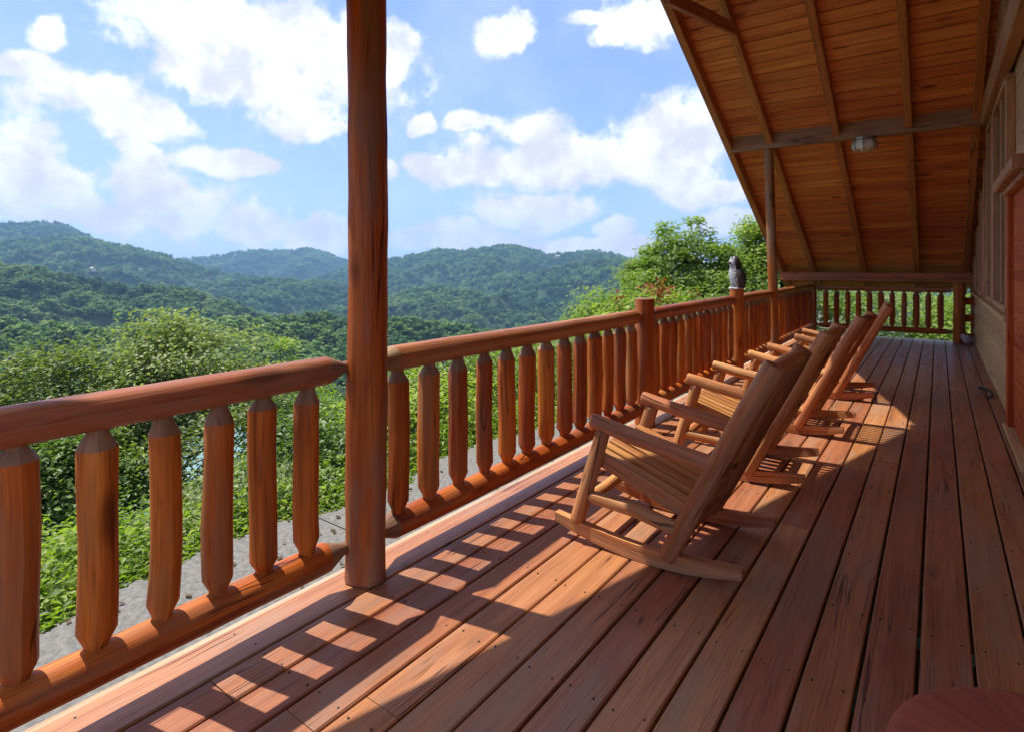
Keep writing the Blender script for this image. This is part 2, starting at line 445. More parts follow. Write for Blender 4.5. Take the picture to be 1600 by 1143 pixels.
# ------------------------------------------------------------------ mesh building
class MB:
    """collects boxes, logs and lathes; build() links them as ONE mesh object. UVs are metres along / across the grain"""
    def __init__(s):
        s.v, s.f, s.uv, s.mi = [], [], [], []

    def face(s, idx, uvs, mi=0):
        s.f.append(tuple(idx))
        s.uv.append(uvs)
        s.mi.append(mi)

    def log(s, p0, p1, r0, r1=None, seg=12, cone0=None, cone1=None, wob=0.04, rings=None, rnd=None, bow=None, cap_mi=1, cap0_mi=1, flat=0.0, oct=0.0):
        """round peeled log from p0 to p1; cone = (length, neck radius, neck length) makes a pencil end with a tenon"""
        rnd = rnd or random
        p0, p1 = Vector(p0), Vector(p1)
        r1 = r0 if r1 is None else r1
        ax = p1 - p0
        L = ax.length
        ax.normalize()
        ref = Vector((0, 0, 1)) if abs(ax.z) < 0.9 else Vector((1, 0, 0))
        e1 = ax.cross(ref).normalized()
        e2 = ax.cross(e1)
        prof = []
        a, b = 0.0, L
        if cone0:
            cl, nr, nl = cone0
            prof += [(0, nr, 1), (nl, nr, 1)]
            a = nl + cl
        else:
            prof += [(0, r0 * 0.88, 1), (min(0.008, L * 0.1), r0, 0)]
            a = 0.02
        if cone1:
            cl, nr, nl = cone1
            b = L - nl - cl
        else:
            b = L - 0.02
        n = rings or max(2, int(L / 0.18))
        for i in range(n + 1):
            q = a + (b - a) * i / n
            prof.append((q, r0 + (r1 - r0) * q / L, 0))
        if cone1:
            prof += [(L - nl, nr, 1), (L, nr, 1)]
        else:
            prof += [(L - min(0.008, L * 0.1), r1, 0), (L, r1 * 0.88, 1)]
        base = len(s.v)
        phs = [rnd.uniform(0, 6.28) for _ in range(4)]
        voff = rnd.uniform(0, 5)
        uoff = rnd.uniform(0, 9)
        facet = [1 + rnd.uniform(-wob, wob) * 0.8 for _ in range(seg)]
        bx, by = rnd.uniform(-1, 1) * wob * 0.25, rnd.uniform(-1, 1) * wob * 0.25
        for (q, r, c) in prof:
            tt = q / L
            dx = (bx + 0.08 * wob * math.sin(6 * tt + phs[2])) * math.sin(math.pi * tt)
            dy = (by + 0.08 * wob * math.sin(5 * tt + phs[3])) * math.sin(math.pi * tt)
            cc = p0 + ax * q
            if bow:
                cc = cc + Vector(bow) * math.sin(math.pi * tt)
            for k in range(seg):
                an = 2 * math.pi * k / seg
                rr = r * (1 + (wob * 0.5 * math.sin(3 * an + phs[0] + 4 * tt) + wob * 0.5 * math.sin(2 * an + phs[1] - 7 * tt))) * facet[k]
                rr *= 1 + wob * 0.7 * math.sin(11.3 * q + phs[2] + 2.1 * math.sin(an + phs[3])) * math.sin(5.1 * q + phs[1] + an)
                if oct and not c:
                    rr *= (1 - oct) + oct * 0.9239 / math.cos((an + phs[0]) % (math.pi / 4) - math.pi / 8)
                s.v.append(tuple(cc + e1 * (rr * math.cos(an) + dx) + e2 * (rr * math.sin(an) * (1 - flat) + dy)))
        m = len(prof)
        for i in range(m - 1):
            mi = (cap0_mi if i < m // 2 else cap_mi) if (prof[i][2] or prof[i + 1][2]) else 0
            for k in range(seg):
                k2 = (k + 1) % seg
                i0, i1 = base + i * seg + k, base + i * seg + k2
                j0, j1 = i0 + seg, i1 + seg
                u0, u1 = uoff + prof[i][0], uoff + prof[i + 1][0]
                w = 2 * math.pi * r0 / seg
                v0, v1 = voff + k * w, voff + (k + 1) * w
                s.face((i0, i1, j1, j0), [(u0, v0), (u0, v1), (u1, v1), (u1, v0)], mi)
        s.face([base + k for k in reversed(range(seg))], [(uoff + 0.05 * math.cos(k), voff + 0.05 * math.sin(k)) for k in range(seg)], cap_mi)
        e = base + (m - 1) * seg
        s.face([e + k for k in range(seg)], [(uoff + 0.05 * math.cos(k), voff + 0.05 * math.sin(k)) for k in range(seg)], cap_mi)

    def board(s, p0, p1, w, th, up=(0, 0, 1), bev=0.004, mi=0, rnd=None, end_mi=None):
        """sawn board from p0 to p1 (centre line), width w across, thickness th along up, chamfered edges"""
        rnd = rnd or random
        p0, p1, up = Vector(p0), Vector(p1), Vector(up)
        ax = (p1 - p0)
        L = ax.length
        ax.normalize()
        side = ax.cross(up).normalized()
        up = side.cross(ax).normalized()
        hw, ht = w / 2, th / 2
        b = min(bev, hw * 0.5, ht * 0.5)
        prof = [(-hw + b, ht), (hw - b, ht), (hw, ht - b), (hw, -ht + b), (hw - b, -ht), (-hw + b, -ht), (-hw, -ht + b), (-hw, ht - b)]
        base = len(s.v)
        uo, vo = rnd.uniform(0, 20), rnd.uniform(0, 20)
        for q in (0, L):
            for (x, y) in prof:
                s.v.append(tuple(p0 + ax * q + side * x + up * y))
        per = [0]
        for i in range(8):
            a, c = prof[i], prof[(i + 1) % 8]
            per.append(per[-1] + math.hypot(a[0] - c[0], a[1] - c[1]))
        for i in range(8):
            j = (i + 1) % 8
            s.face((base + j, base + i, base + 8 + i, base + 8 + j),
                   [(uo, vo + per[i + 1]), (uo, vo + per[i]), (uo + L, vo + per[i]), (uo + L, vo + per[i + 1])], mi)
        em = mi if end_mi is None else end_mi
        s.face([base + i for i in range(8)], [(uo + p[1], vo + p[0]) for p in prof], em)
        s.face([base + 8 + i for i in reversed(range(8))], [(uo + p[1], vo + p[0]) for p in reversed(prof)], em)

    def poly(s, pts, th, nrm, mi=0):
        """flat polygon (list of 3-D points) thickened along nrm"""
        n = len(pts)
        nrm = Vector(nrm).normalized() * th
        base = len(s.v)
        s.v += [tuple(p) for p in pts] + [tuple(Vector(p) + nrm) for p in pts]
        uvs = [(p[1], p[2]) for p in pts]
        s.face(list(range(base, base + n)), uvs, mi)
        s.face(list(range(base + 2 * n - 1, base + n - 1, -1)), uvs[::-1], mi)
        for i in range(n):
            j = (i + 1) % n
            s.face((base + j, base + i, base + n + i, base + n + j), [(0, 0), (1, 0), (1, 0.1), (0, 0.1)], mi)

    def lathe(s, c, prof, seg=24, mi=0, axis=None, squash=1.0):
        """surface of revolution about z through c; prof = [(radius, z)]"""
        c = Vector(c)
        base = len(s.v)
        for (r, z) in prof:
            for k in range(seg):
                a = 2 * math.pi * k / seg
                s.v.append((c.x + r * math.cos(a), c.y + r * math.sin(a) * squash, c.z + z))
        for i in range(len(prof) - 1):
            for k in range(seg):
                k2 = (k + 1) % seg
                a, b = base + i * seg + k, base + i * seg + k2
                s.face((a, b, b + seg, a + seg), [(prof[i][1], k * .1), (prof[i][1], k * .1 + .1), (prof[i + 1][1], k * .1 + .1), (prof[i + 1][1], k * .1)], mi)
        s.face([base + k for k in reversed(range(seg))], [(math.cos(k) * .1, math.sin(k) * .1)] * seg, mi)
        e = base + (len(prof) - 1) * seg
        s.face([e + k for k in range(seg)], [(0.3 * math.cos(6.283 * k / seg), 0.3 * math.sin(6.283 * k / seg)) for k in range(seg)], mi)

    def mesh(s, name, mats, smooth=True, angle=40):
        me = bpy.data.meshes.new(name)
        me.from_pydata(s.v, [], s.f)
        uvl = me.uv_layers.new(name='UVMap')
        flat = [c for u in s.uv for p in u for c in p]
        uvl.data.foreach_set('uv', flat)
        for m in mats:
            me.materials.append(m)
        me.polygons.foreach_set('material_index', s.mi)
        if smooth:
            me.shade_smooth()
            me.set_sharp_from_angle(angle=math.radians(angle))
        me.update()
        return me

    def build(s, name, mats, parent=None, smooth=True, angle=40, loc=None):
        if not isinstance(mats, (list, tuple)):
            mats = [mats, mats]
        o = bpy.data.objects.new(name, s.mesh(name, mats, smooth, angle))
        COL.objects.link(o)
        if loc:
            o.location = loc
        if parent:
            o.parent = parent
        return o


def tag(o, label=None, cat=None, group=None, kind=None):
    for k, v in (('label', label), ('category', cat), ('group', group), ('kind', kind)):
        if v:
            o[k] = v
    return o


def thing(name, label, cat, loc=(0, 0, 0), rz=0.0, group=None, kind=None):
    o = bpy.data.objects.new(name, None)
    o.empty_display_size = 0.2
    COL.objects.link(o)
    o.location = loc
    o.rotation_euler = (0, 0, rz)
    return tag(o, label, cat, group, kind)


def copy_tree(o, parent=None):
    c = o.copy()
    COL.objects.link(c)
    c.parent = parent
    for ch in list(o.children):
        copy_tree(ch, c)
    return c


LOG = [M['log'], M['cut']]

# ------------------------------------------------------------------ terrain: one sheet out to the far ridges
# every ridge: distance, front slope, skyline read off the photograph as (u, v)
RIDGES = [
    (2700, 0.30, [(-400, 425), (200, 415), (285, 404), (330, 400), (385, 391), (440, 391), (480, 387), (505, 393), (535, 404), (580, 420), (660, 440), (2200, 445)]),
    (2250, 0.33, [(-900, 380), (-300, 360), (0, 352), (60, 349), (95, 352), (125, 364), (150, 375), (200, 396), (260, 418), (420, 450), (2200, 500)]),
    (1600, 0.22, [(-900, 400), (-300, 392), (0, 380), (30, 371), (80, 370), (115, 368), (150, 376), (215, 389), (260, 400), (300, 413), (350, 424), (420, 436), (520, 452), (640, 470), (2200, 500)]),
    (1700, 0.20, [(-900, 470), (380, 462), (480, 440), (560, 412), (600, 405), (650, 397), (685, 389), (720, 391), (745, 389), (790, 382), (830, 388), (855, 397), (900, 393),
                  (930, 391), (965, 398), (1000, 407), (1080, 420), (1300, 425), (2200, 430)]),
    (1200, 0.20, [(-900, 480), (200, 475), (290, 452), (360, 439), (430, 434), (520, 441), (560, 452), (620, 466), (700, 458), (780, 440), (840, 424), (900, 410), (960, 404), (1010, 412), (1100, 440), (2200, 450)]),
    (900, 0.22, [(-900, 500), (400, 500), (560, 480), (620, 458), (680, 446), (730, 452), (790, 470), (860, 476), (930, 462), (1000, 450), (1100, 440), (2200, 470)]),
    (640, 0.34, [(-900, 415), (-200, 402), (0, 409), (60, 417), (110, 430), (160, 440), (250, 447), (310, 452), (350, 465), (390, 482), (450, 505), (560, 520), (700, 505), (800, 520), (2200, 520)]),
    (330, 0.30, [(-900, 480), (0, 492), (90, 505), (190, 510), (300, 500), (380, 494), (470, 488), (560, 492), (630, 496), (700, 506), (760, 522), (850, 545), (2200, 560)]),
]


def vnoise(x, y, seed=0):
    """value noise on arrays"""
    xi, yi = np.floor(x).astype(np.int64), np.floor(y).astype(np.int64)
    fx, fy = x - xi, y - yi
    fx, fy = fx * fx * (3 - 2 * fx), fy * fy * (3 - 2 * fy)

    def h(a, b):
        n = (a * 374761393 + b * 668265263 + seed * 1442695041) & 0xffffffff
        n = ((n ^ (n >> 13)) * 1274126177) & 0xffffffff
        return ((n ^ (n >> 16)) & 0xffff) / 65535.0
    return (h(xi, yi) * (1 - fx) + h(xi + 1, yi) * fx) * (1 - fy) + (h(xi, yi + 1) * (1 - fx) + h(xi + 1, yi + 1) * fx) * fy


def fbm(x, y, seed=0, octv=4):
    s, a, t = 0, 0.5, 0
    for i in range(octv):
        s = s + a * vnoise(x * 2 ** i, y * 2 ** i, seed + i)
        t += a
        a *= 0.5
    return s / t


def ground(phi, rho):
    """terrain height; phi = azimuth from the lens direction (to the right), rho = distance"""
    c, s_ = np.cos(phi), np.sin(phi)
    lat, dep = rho * s_, rho * c
    X, Y = CY * lat - SY * dep, SY * lat + CY * dep
    side = np.maximum(0, -4.7 - X)
    ahead = np.maximum(0, Y - 13.5)
    near = -0.97 - 0.40 * side - 0.16 * ahead * (X > -60) + 0.5 * (fbm(X * 0.12, Y * 0.12, 3) - 0.5) * np.clip((rho - 8) / 20, 0, 1) * 3
    near = np.where(Y < 13.5, near, near)
    back = np.clip((np.abs(phi) - 0.95) / 0.5, 0, 1)
    floor = -105 + 14 * (fbm(X * 0.004, Y * 0.004, 9) - 0.5)
    z = np.maximum(near, floor)
    t = np.clip(np.tan(np.clip(phi, -1.1, 1.1)), -1.9, 1.6)
    u = 800 + 900 * t
    ridge = np.full_like(z, -300.0)
    for i, (D, g, sk) in enumerate(RIDGES):
        us, vs = zip(*sk)
        v = np.interp(u, us, vs)
        canopy = np.interp(D, [330, 2700], [3.2, 7.0])
        crest = EYE + (414 - v) / 900 * D * np.cos(np.clip(phi, -1.1, 1.1)) - canopy
        spur = fbm(X / (D * 0.11) + i * 7, Y / (D * 0.11), 20 + i, 4)
        spur2 = np.abs(fbm(X / (D * 0.16) + 3, Y / (D * 0.16) + i, 40 + i, 4) - 0.5) * 2
        Dl = D * (1 + 0.03 * np.sin(5 * phi + i) + 0.02 * np.sin(13 * phi + 2 * i))
        off = np.abs(rho - Dl)
        fade = np.clip(off / (D * 0.10), 0, 1)
        zz = crest - g * off * (0.55 + 0.9 * spur2) - fade * 0.055 * D * np.abs(2 * spur - 1) * 1.6
        ridge = np.maximum(ridge, zz)
    z2 = np.maximum(z, ridge)
    hills = -40 + 90 * fbm(X / 700, Y / 700, 70)
    z3 = np.where(rho > 200, np.maximum(near * 0 - 60, hills * np.clip((rho - 200) / 500, 0, 1) - 40 * (1 - np.clip((rho - 200) / 500, 0, 1))), near)
    z3 = np.where(rho < 60, near, z3)
    return np.where(back > 0, z2 * (1 - back) + z3 * back, z2)


def make_terrain():
    ph = np.concatenate([np.linspace(-math.pi, -1.0, 40, endpoint=False), np.linspace(-1.0, 1.0, 420, endpoint=False), np.linspace(1.0, math.pi, 40)])
    rh = np.concatenate([[0.6], np.geomspace(1.5, 120, 44, endpoint=False), np.geomspace(120, 3300, 130)])
    P, R = np.meshgrid(ph, rh, indexing='ij')
    Z = ground(P, R)
    lat, dep = R * np.sin(P), R * np.cos(P)
    X, Y = CY * lat - SY * dep, SY * lat + CY * dep
    V = np.stack([X, Y, Z], -1).reshape(-1, 3)
    n, m = P.shape
    F = []
    for i in range(n - 1):
        a = i * m
        for j in range(m - 1):
            F.append((a + j, a + m + j, a + m + j + 1, a + j + 1))
    ci = len(V)
    V = np.vstack([V, [[0, 0, -0.97]]])
    for i in range(n - 1):
        F.append((ci, (i + 1) * m, i * m))
    me = bpy.data.meshes.new('terrain')
    me.from_pydata(V.tolist(), [], F)
    me.shade_smooth()
    me.materials.append(M['terrain'])
    o = bpy.data.objects.new('terrain', me)
    COL.objects.link(o)
    o['kind'] = 'structure'
    return o


make_terrain()


def gz(x, y):
    """terrain height at a world point"""
    lat, dep = CY * x + SY * y, -SY * x + CY * y
    return float(ground(np.array([math.atan2(lat, dep)]), np.array([math.hypot(x, y)]))[0])


# concrete path below the railing
mb = MB()
yy = -6.0
while yy < 30:
    mb.board((-3.72, yy, -0.90), (-3.72, yy + 2.985, -0.90), 1.62, 0.16, bev=0.012)
    yy += 3.0
tag(mb.build('concrete_path', M['concrete'], smooth=False), kind='structure')

# ------------------------------------------------------------------ deck
deck = thing('deck', None, None, kind='structure')
mb = MB()
for x in (-2.02, -1.2, -0.4, 0.4):
    mb.board((x, -6.0, -0.20), (x, 12.86, -0.20), 0.05, 0.26, bev=0.003)
for k in range(38):
    mb.board((-2.0, -5.9 + k * 0.5, -0.175), (0.6, -5.9 + k * 0.5, -0.175), 0.045, 0.2, bev=0.003)
mb.build('joist', M['rafter'], deck)
mb = MB()
mb.board((-2.138, -6.0, -0.130), (-2.138, 12.9, -0.130), 0.042, 0.235, bev=0.006)
mb.build('rim_board', M['rim'], deck)
mb = MB()
mb.board((-2.1, 12.92, -0.14), (0.62, 12.92, -0.14), 0.032, 0.235, bev=0.004)
mb.build('rim_board', M['wall'], deck)
PITCH = 0.1545
edges = [0.253 - PITCH * i for i in range(-2, 15)] + [-2.115]
edges.sort()
rj = random.Random(3)
for i in range(len(edges) - 1):
    x0, x1 = edges[i], edges[i + 1]
    w = x1 - x0 - rj.uniform(0.008, 0.013)
    cuts = [-6.0]  # unseen run behind the camera, extended so its sunlit boards bounce light in
    y = -3.4 + rj.uniform(2.5, 4.6)
    if i == len(edges) - 3:
        y = 3.05
    while y < 12.2:
        cuts.append(y)
        y += rj.choice([3.66, 4.27, 4.88])
    cuts.append(12.9)
    if i == 4:
        cuts = [-6.0, -2.5, 1.18, 4.9, 9.2, 12.9]
    for a, b in zip(cuts[:-1], cuts[1:]):
        mb = MB()
        lift = rj.uniform(-0.0012, 0.0012)
        mb.board(((x0 + x1) / 2, a + 0.0015, -0.019 + lift), ((x0 + x1) / 2, b - 0.0015, -0.019 + lift), w, 0.038, bev=0.0045, rnd=rj)
        mb.build('plank', M['deck'], deck, angle=20)

mb = MB()
for k in range(26):
    yj = 0.1 + k * 0.5
    for i in range(len(edges) - 1):
        for q in (0.2, 0.8):
            x = edges[i] + (edges[i + 1] - edges[i]) * (q + rj.uniform(-0.04, 0.04))
            y = yj + rj.uniform(-0.012, 0.012)
            b0 = len(mb.v)
            for z_ in (-0.004, 0.0018):
                for a in range(6):
                    mb.v.append((x + 0.0042 * math.cos(a * 1.047), y + 0.0042 * math.sin(a * 1.047), z_))
            for a in range(6):
                a2 = (a + 1) % 6
                mb.face((b0 + a, b0 + a2, b0 + 6 + a2, b0 + 6 + a), [(0, 0)] * 4)
            mb.face([b0 + 6 + a for a in range(6)], [(0, 0)] * 6)
scr = mb.build('screw_heads', [M['dark']] * 2, deck, smooth=False)
scr['kind'] = 'stuff'

# ------------------------------------------------------------------ railing posts and porch posts
rp = random.Random(21)


def log_post(name, label, x, y, z0, z1, r, cat='post', group=None, top=None, seg=18, x1=None, y1=None, rtop=None):
    mb = MB()
    mb.log((0, 0, 0), ((x1 if x1 is not None else x) - x, (y1 if y1 is not None else y) - y, z1 - z0), r, rtop or r * 0.97, seg=seg, wob=0.05, rnd=rp, cap_mi=1, rings=22)
    o = mb.build(name, [M['post'] if cat == 'post' and z1 > 2 else M['log'], M['cut']], loc=(x, y, z0))
    return tag(o, label, cat, group)


log_post('porch_post', 'tall thick reddish log post at the near railing, running out of the photo above', -1.985, 1.622, 0.0, 2.80, 0.088,
         group='log posts carrying the porch roof')
log_post('porch_post', 'slim tall log post rising from the far railing to the roof beam', -1.98, 9.3, 0.0, 3.06, 0.068, x1=-2.02, y1=9.12, group='log posts carrying the porch roof')
log_post('railing_post', 'short flat topped log post between two railing sections, without the owl', -2.0, 4.60, 0.0, 1.07, 0.083, group='log railing posts')
log_post('railing_post', 'short log post under the owl figure', -2.0, 7.36, 0.0, 1.055, 0.083, group='log railing posts')
log_post('corner_post', 'dark square looking corner post where side and end railings meet', -2.0, 12.77, 0.0, 1.03, 0.06, group='log railing posts')
log_post('end_post', 'stout red log post carrying the low end beam near the cabin wall', 0.29, 12.72, 0.0, 1.035, 0.085, group='log railing posts')


def railing(label, p0, p1, n, group, first=None, r_top=0.060, r_bot=0.061, zt=0.918, zb=0.155, cone=True, rb=0.0505, gap0=None):
    """log railing between two posts; p0, p1 = (x, y) of the rail ends, n balusters"""
    p0, p1 = Vector((*p0, 0)), Vector((*p1, 0))
    mid = (p0 + p1) / 2
    root = thing('log_railing', label, 'railing', mid, 0, group)
    a, b = p0 - mid, p1 - mid
    co = (0.085, 0.026, 0.03) if cone else None
    mb = MB()
    mb.log(a + Vector((0, 0, zt)), b + Vector((0, 0, zt)), r_top, r_top * 0.98, seg=18, cone0=co, cone1=co, wob=0.03, rnd=rp)
    mb.build('top_rail', [M['rail'], M['cut']], root)
    mb = MB()
    mb.log(a + Vector((0, 0, zb)), b + Vector((0, 0, zb)), r_bot, r_bot, seg=16, cone0=co, cone1=co, wob=0.03, rnd=rp)
    mb.build('bottom_rail', [M['log'], M['cut']], root)
    d = (b - a)
    for i in range(n):
        if gap0 is None:
            q = a + d * ((i + 1) / (n + 1))
        else:
            q = a + d * ((gap0[0] + i * gap0[1]) / d.length)
        q = q + Vector((rp.uniform(-.004, .004), rp.uniform(-.006, .006), 0))
        mb = MB()
        zz0, zz1 = zb + r_bot * 0.80, zt - r_top * 0.80
        r_ = rb * rp.uniform(0.92, 1.08)
        mb.log(q + Vector((0, 0, zz0)), q + Vector((rp.uniform(-.004, .004), rp.uniform(-.004, .004), zz1)), r_, r_ * rp.uniform(0.90, 1.06), seg=24,
               cone0=(rp.uniform(0.03, 0.045), r_ * 0.60, 0.018), cone1=(rp.uniform(0.032, 0.05), r_ * 0.56, 0.018), wob=0.036, rings=6, rnd=rp, oct=0.35, cap0_mi=0,
               bow=(rp.uniform(-.0025, .0025), rp.uniform(-.0025, .0025), 0))
        mb.build('baluster', LOG, root, angle=26)
    return root


G = 'log railing sections round the deck'
railing('nearest railing section, running from the tall near post out of the left edge', (-2.02, -1.36), (-2.02, 1.555), 15, G, gap0=(0.20, 0.18))
railing('railing section between the tall near post and the flat topped short post', (-2.02, 1.69), (-2.02, 4.54), 13, G, gap0=(0.14, 0.212))
railing('railing section between the flat topped short post and the owl post', (-2.02, 4.66), (-2.02, 7.30), 12, G)
railing('short railing section between the owl post and the slim tall post', (-2.02, 7.42), (-2.02, 9.24), 8, G)
railing('farthest side railing section, from the slim tall post to the deck corner', (-2.02, 9.34), (-2.02, 12.72), 15, G)
railing('end railing across the far end of the deck, greenery behind it', (-1.95, 12.77), (0.22, 12.77), 11, G, r_top=0.05, r_bot=0.05, zt=0.90, zb=0.17, rb=0.047)
# three boards closing the gap between end post and wall
g = thing('board_gate', 'three horizontal red boards closing the gap between end post and cabin wall', 'gate', (0.45, 12.8, 0))
for z in (0.09, 0.42, 0.72):
    mb = MB()
    mb.board((-0.10, 0, z), (0.12, 0, z), 0.035, 0.13, bev=0.004)
    mb.build('gate_board', M['log'], g)

# ------------------------------------------------------------------ cabin: wall, windows, door, gabled porch roof
WX = 0.50                         # wall face
RX = -2.62                        # rake edge
AP, ZAP = 5.41, 5.01              # gable apex (underside of the rafters)
MF, MN = 0.52, 0.555              # slopes of the far and the near side
YE, YN = 13.62, 0.2              # eaves; the unseen near one is cut short to let more daylight in


def zroof(y):
    return ZAP - MF * (y - AP) if y > AP else ZAP - MN * (AP - y)


cabin = thing('log_cabin', 'wood sided cabin with gabled plank porch roof covering the deck', 'cabin', (0, 0, 0))
RD = 0.14                         # rafters hang this far below the planks
rc = random.Random(12)


def add_roof_side(far):
    m = MF if far else -MN
    n_out = Vector((0, m, 1)).normalized()                     # outward (up) normal
    slope = Vector((0, 1, -m)).normalized() if far else Vector((0, -1, m)).normalized()
    slope = Vector((0, 1, -MF)).normalized() if far else Vector((0, -1, -MN)).normalized()
    n_out = Vector((0, MF, 1)).normalized() if far else Vector((0, -MN, 1)).normalized()
    L = (YE - AP) / slope.y if far else (AP - YN) / -slope.y
    apex = Vector((0, AP, ZAP)) + Vector((0, 0, RD * math.sqrt(1 + (MF if far else MN) ** 2)))
    # sheathing: the weather skin over the planks (outside, unseen from below)
    mb = MB()
    c0 = apex + n_out * 0.06
    mb.board(Vector(((RX + 3.0) / 2, c0.y, c0.z)), Vector(((RX + 3.0) / 2, 0, 0)) + Vector((0, (c0 + slope * (L + 0.03)).y, (c0 + slope * (L + 0.03)).z)), 3.0 - RX, 0.06,
             up=n_out, bev=0.003)
    roof = mb.build('roof', M['shingle'], cabin, smooth=False)
    n = int(L / 0.19)
    w = L / n
    for k in range(n):
        p = apex + slope * (w * (k + 0.5)) + n_out * 0.011
        cuts = [RX + 0.02, 0.62]
        if far and k % 2:
            cuts = [RX + 0.02, rc.choice([-1.12, -0.30]), 0.62]
        for a, b in zip(cuts[:-1], cuts[1:]):
            mb = MB()
            jit = n_out * rc.uniform(-0.0015, 0.0015)
            mb.board(Vector((a, p.y, p.z)) + jit, Vector((b - 0.002, p.y, p.z)) + jit, w - 0.012, 0.020, up=n_out, bev=0.0095, rnd=rc)
            mb.build('ceiling_plank', M['ceiling'], roof, angle=20)
    for x, dx in ((-1.99, 0.0), (-1.13, 0.0), (-0.31, 0.0), (0.38, 0.0)):
        mb = MB()
        q = apex - n_out * (RD / 2 + 0.001)
        mb.board(Vector((x, q.y, q.z)) + slope * 0.02, Vector((x, 0, 0)) + Vector((0, (q + slope * (L - 0.05)).y, (q + slope * (L - 0.05)).z)), 0.088, RD - 0.002, up=n_out, bev=0.005, rnd=rc)
        mb.build('rafter', M['rafter'], roof, angle=20)
    # rake: outer fascia board, a thin drip edge and an inner trim
    for nm, x, t_, hh, o, mt in (('fascia', RX + 0.0, 0.038, 0.24, 0.005, 'rafter'), ('drip_edge', RX - 0.030, 0.02, 0.12, 0.085, 'dark'), ('barge_rafter', RX + 0.066, 0.075, 0.175, -0.0895, 'rafter')):
        mb = MB()
        q = apex + n_out * o
        mb.board(Vector((x, q.y, q.z)), Vector((x, (q + slope * L).y, (q + slope * L).z)), t_, hh, up=n_out, bev=0.004, rnd=rc)
        mb.build(nm, M[mt], roof, angle=20)
    return roof


roof_far = add_roof_side(True)
add_roof_side(False)

# beams under the far slope
mb = MB()
mb.board((-2.58, 9.10, 3.195), (WX - 0.01, 9.10, 3.195), 0.13, 0.265, bev=0.01)
mb.build('tie_beam', M['beam'], cabin, angle=20)
mb = MB()
mb.board((-2.58, 12.72, 1.125), (WX + 0.06, 12.72, 1.125), 0.12, 0.165, bev=0.008)
mb.build('eave_beam', M['rafter'], cabin, angle=20)
mb = MB()
mb.board((RX + 0.1, AP, ZAP - 0.16), (WX - 0.01, AP, ZAP - 0.16), 0.14, 0.28, bev=0.008)
mb.build('ridge_beam', M['beam'], cabin, angle=20)
# knee brace beside the first rafter
mb = MB()
mb.board((-1.93, 4.9, 3.72), (-1.93, 7.05, 4.13), 0.05, 0.13, up=(0, 0, 1), bev=0.004)
mb.build('knee_brace', M['rafter'], cabin, angle=20)
# wall body: follows the gable
mb = MB()
top = [(WX + 0.04, y, zroof(y) + 0.1) for y in (12.9, 11, 9, 7, AP, 3, 1, 0.3)]
mb.poly([(WX + 0.04, 0.3, -0.3), (WX + 0.04, 12.9, -0.3)] + top, 0.12, (1, 0, 0))
wallo = mb.build('wall', M['wall'], cabin, smooth=False)
rs = random.Random(9)
z = 0.0
for k in range(5):
    hgt = 0.172
    mb = MB()
    zc = z + hgt / 2
    mb.board((WX + 0.022, 6.32, zc), (WX + 0.022, 12.9, zc), 0.03, hgt - 0.012, up=(0.17, 0, 1), bev=0.008, rnd=rs)
    mb.build('siding_board', M['wall'], wallo, angle=20)
    z += hgt
mb = MB()
mb.board((WX - 0.012, 6.33, 0.885), (WX - 0.012, 12.92, 0.885), 0.10, 0.04, bev=0.006)
mb.build('sill_board', M['wall'], wallo, angle=20)
mb = MB()
mb.board((WX + 0.0, 12.86, 0.01), (WX + 0.0, 12.86, 1.32), 0.09, 0.09, up=(0, 1, 0), bev=0.006)
mb.build('corner_board', M['trim'], wallo, angle=20)
# header along the wall under the upper lights
mb = MB()
mb.board((WX - 0.03, 2.0, 3.18), (WX - 0.03, 9.03, 3.18), 0.10, 0.24, bev=0.008)
mb.build('header_beam', M['trim'], wallo, angle=20)
# tall pieces of trim over the window wall
for k, y in enumerate((12.35, 11.65, 10.75, 9.95, 9.25)):
    mb = MB()
    mb.board((WX + 0.012, y, 0.91), (WX + 0.012, y, zroof(y) + 0.10), 0.055, 0.09, up=(0, 1, 0), bev=0.005)
    mb.build('batten', M['trim'], wallo, angle=20)
for k in range(14):
    y = 9.0 - k * 0.21
    if y < 6.0:
        break
    mb = MB()
    mb.board((WX + 0.012, y, 3.305), (WX + 0.012, y, zroof(y) + 0.10), 0.05, 0.045, up=(0, 1, 0), bev=0.005)
    mb.build('batten', M['trim'], wallo, angle=20)


def window(y0, y1, z0, z1, label=None, mullions=0):
    w = MB()
    x = WX + 0.006
    w.board((x, y0, z0 - 0.03), (x, y1, z0 - 0.03), 0.07, 0.06, bev=0.005)
    w.board((x, y0, z1 + 0.03), (x, y1, z1 + 0.03), 0.07, 0.06, bev=0.005)
    w.board((x, y0, z0 + 0.002), (x, y0, z1 - 0.002), 0.068, 0.07, up=(0, 1, 0), bev=0.005)
    w.board((x, y1, z0 + 0.002), (x, y1, z1 - 0.002), 0.068, 0.07, up=(0, 1, 0), bev=0.005)
    for k in range(mullions):
        ym = y0 + (y1 - y0) * (k + 1) / (mullions + 1)
        w.board((x + 0.004, ym, z0 + 0.002), (x + 0.004, ym, z1 - 0.002), 0.045, 0.035, up=(0, 1, 0), bev=0.004)
    wo = w.build('window', M['trim'], cabin, angle=20)
    if label:
        wo['label'] = label
    g_ = MB()
    g_.board((WX + 0.022, y0 + 0.03, (z0 + z1) / 2), (WX + 0.022, y1 - 0.03, (z0 + z1) / 2), 0.012, z1 - z0 - 0.004, bev=0.001)
    g_.build('pane', M['glass'], wo, smooth=False)


window(11.72, 12.28, 0.98, 1.42)
window(10.82, 11.58, 0.98, 1.86)
window(10.02, 10.68, 0.98, 2.30)
window(8.30, 9.15, 0.98, 2.96, None, 0)
window(6.62, 8.14, 0.98, 2.96, None, 1)
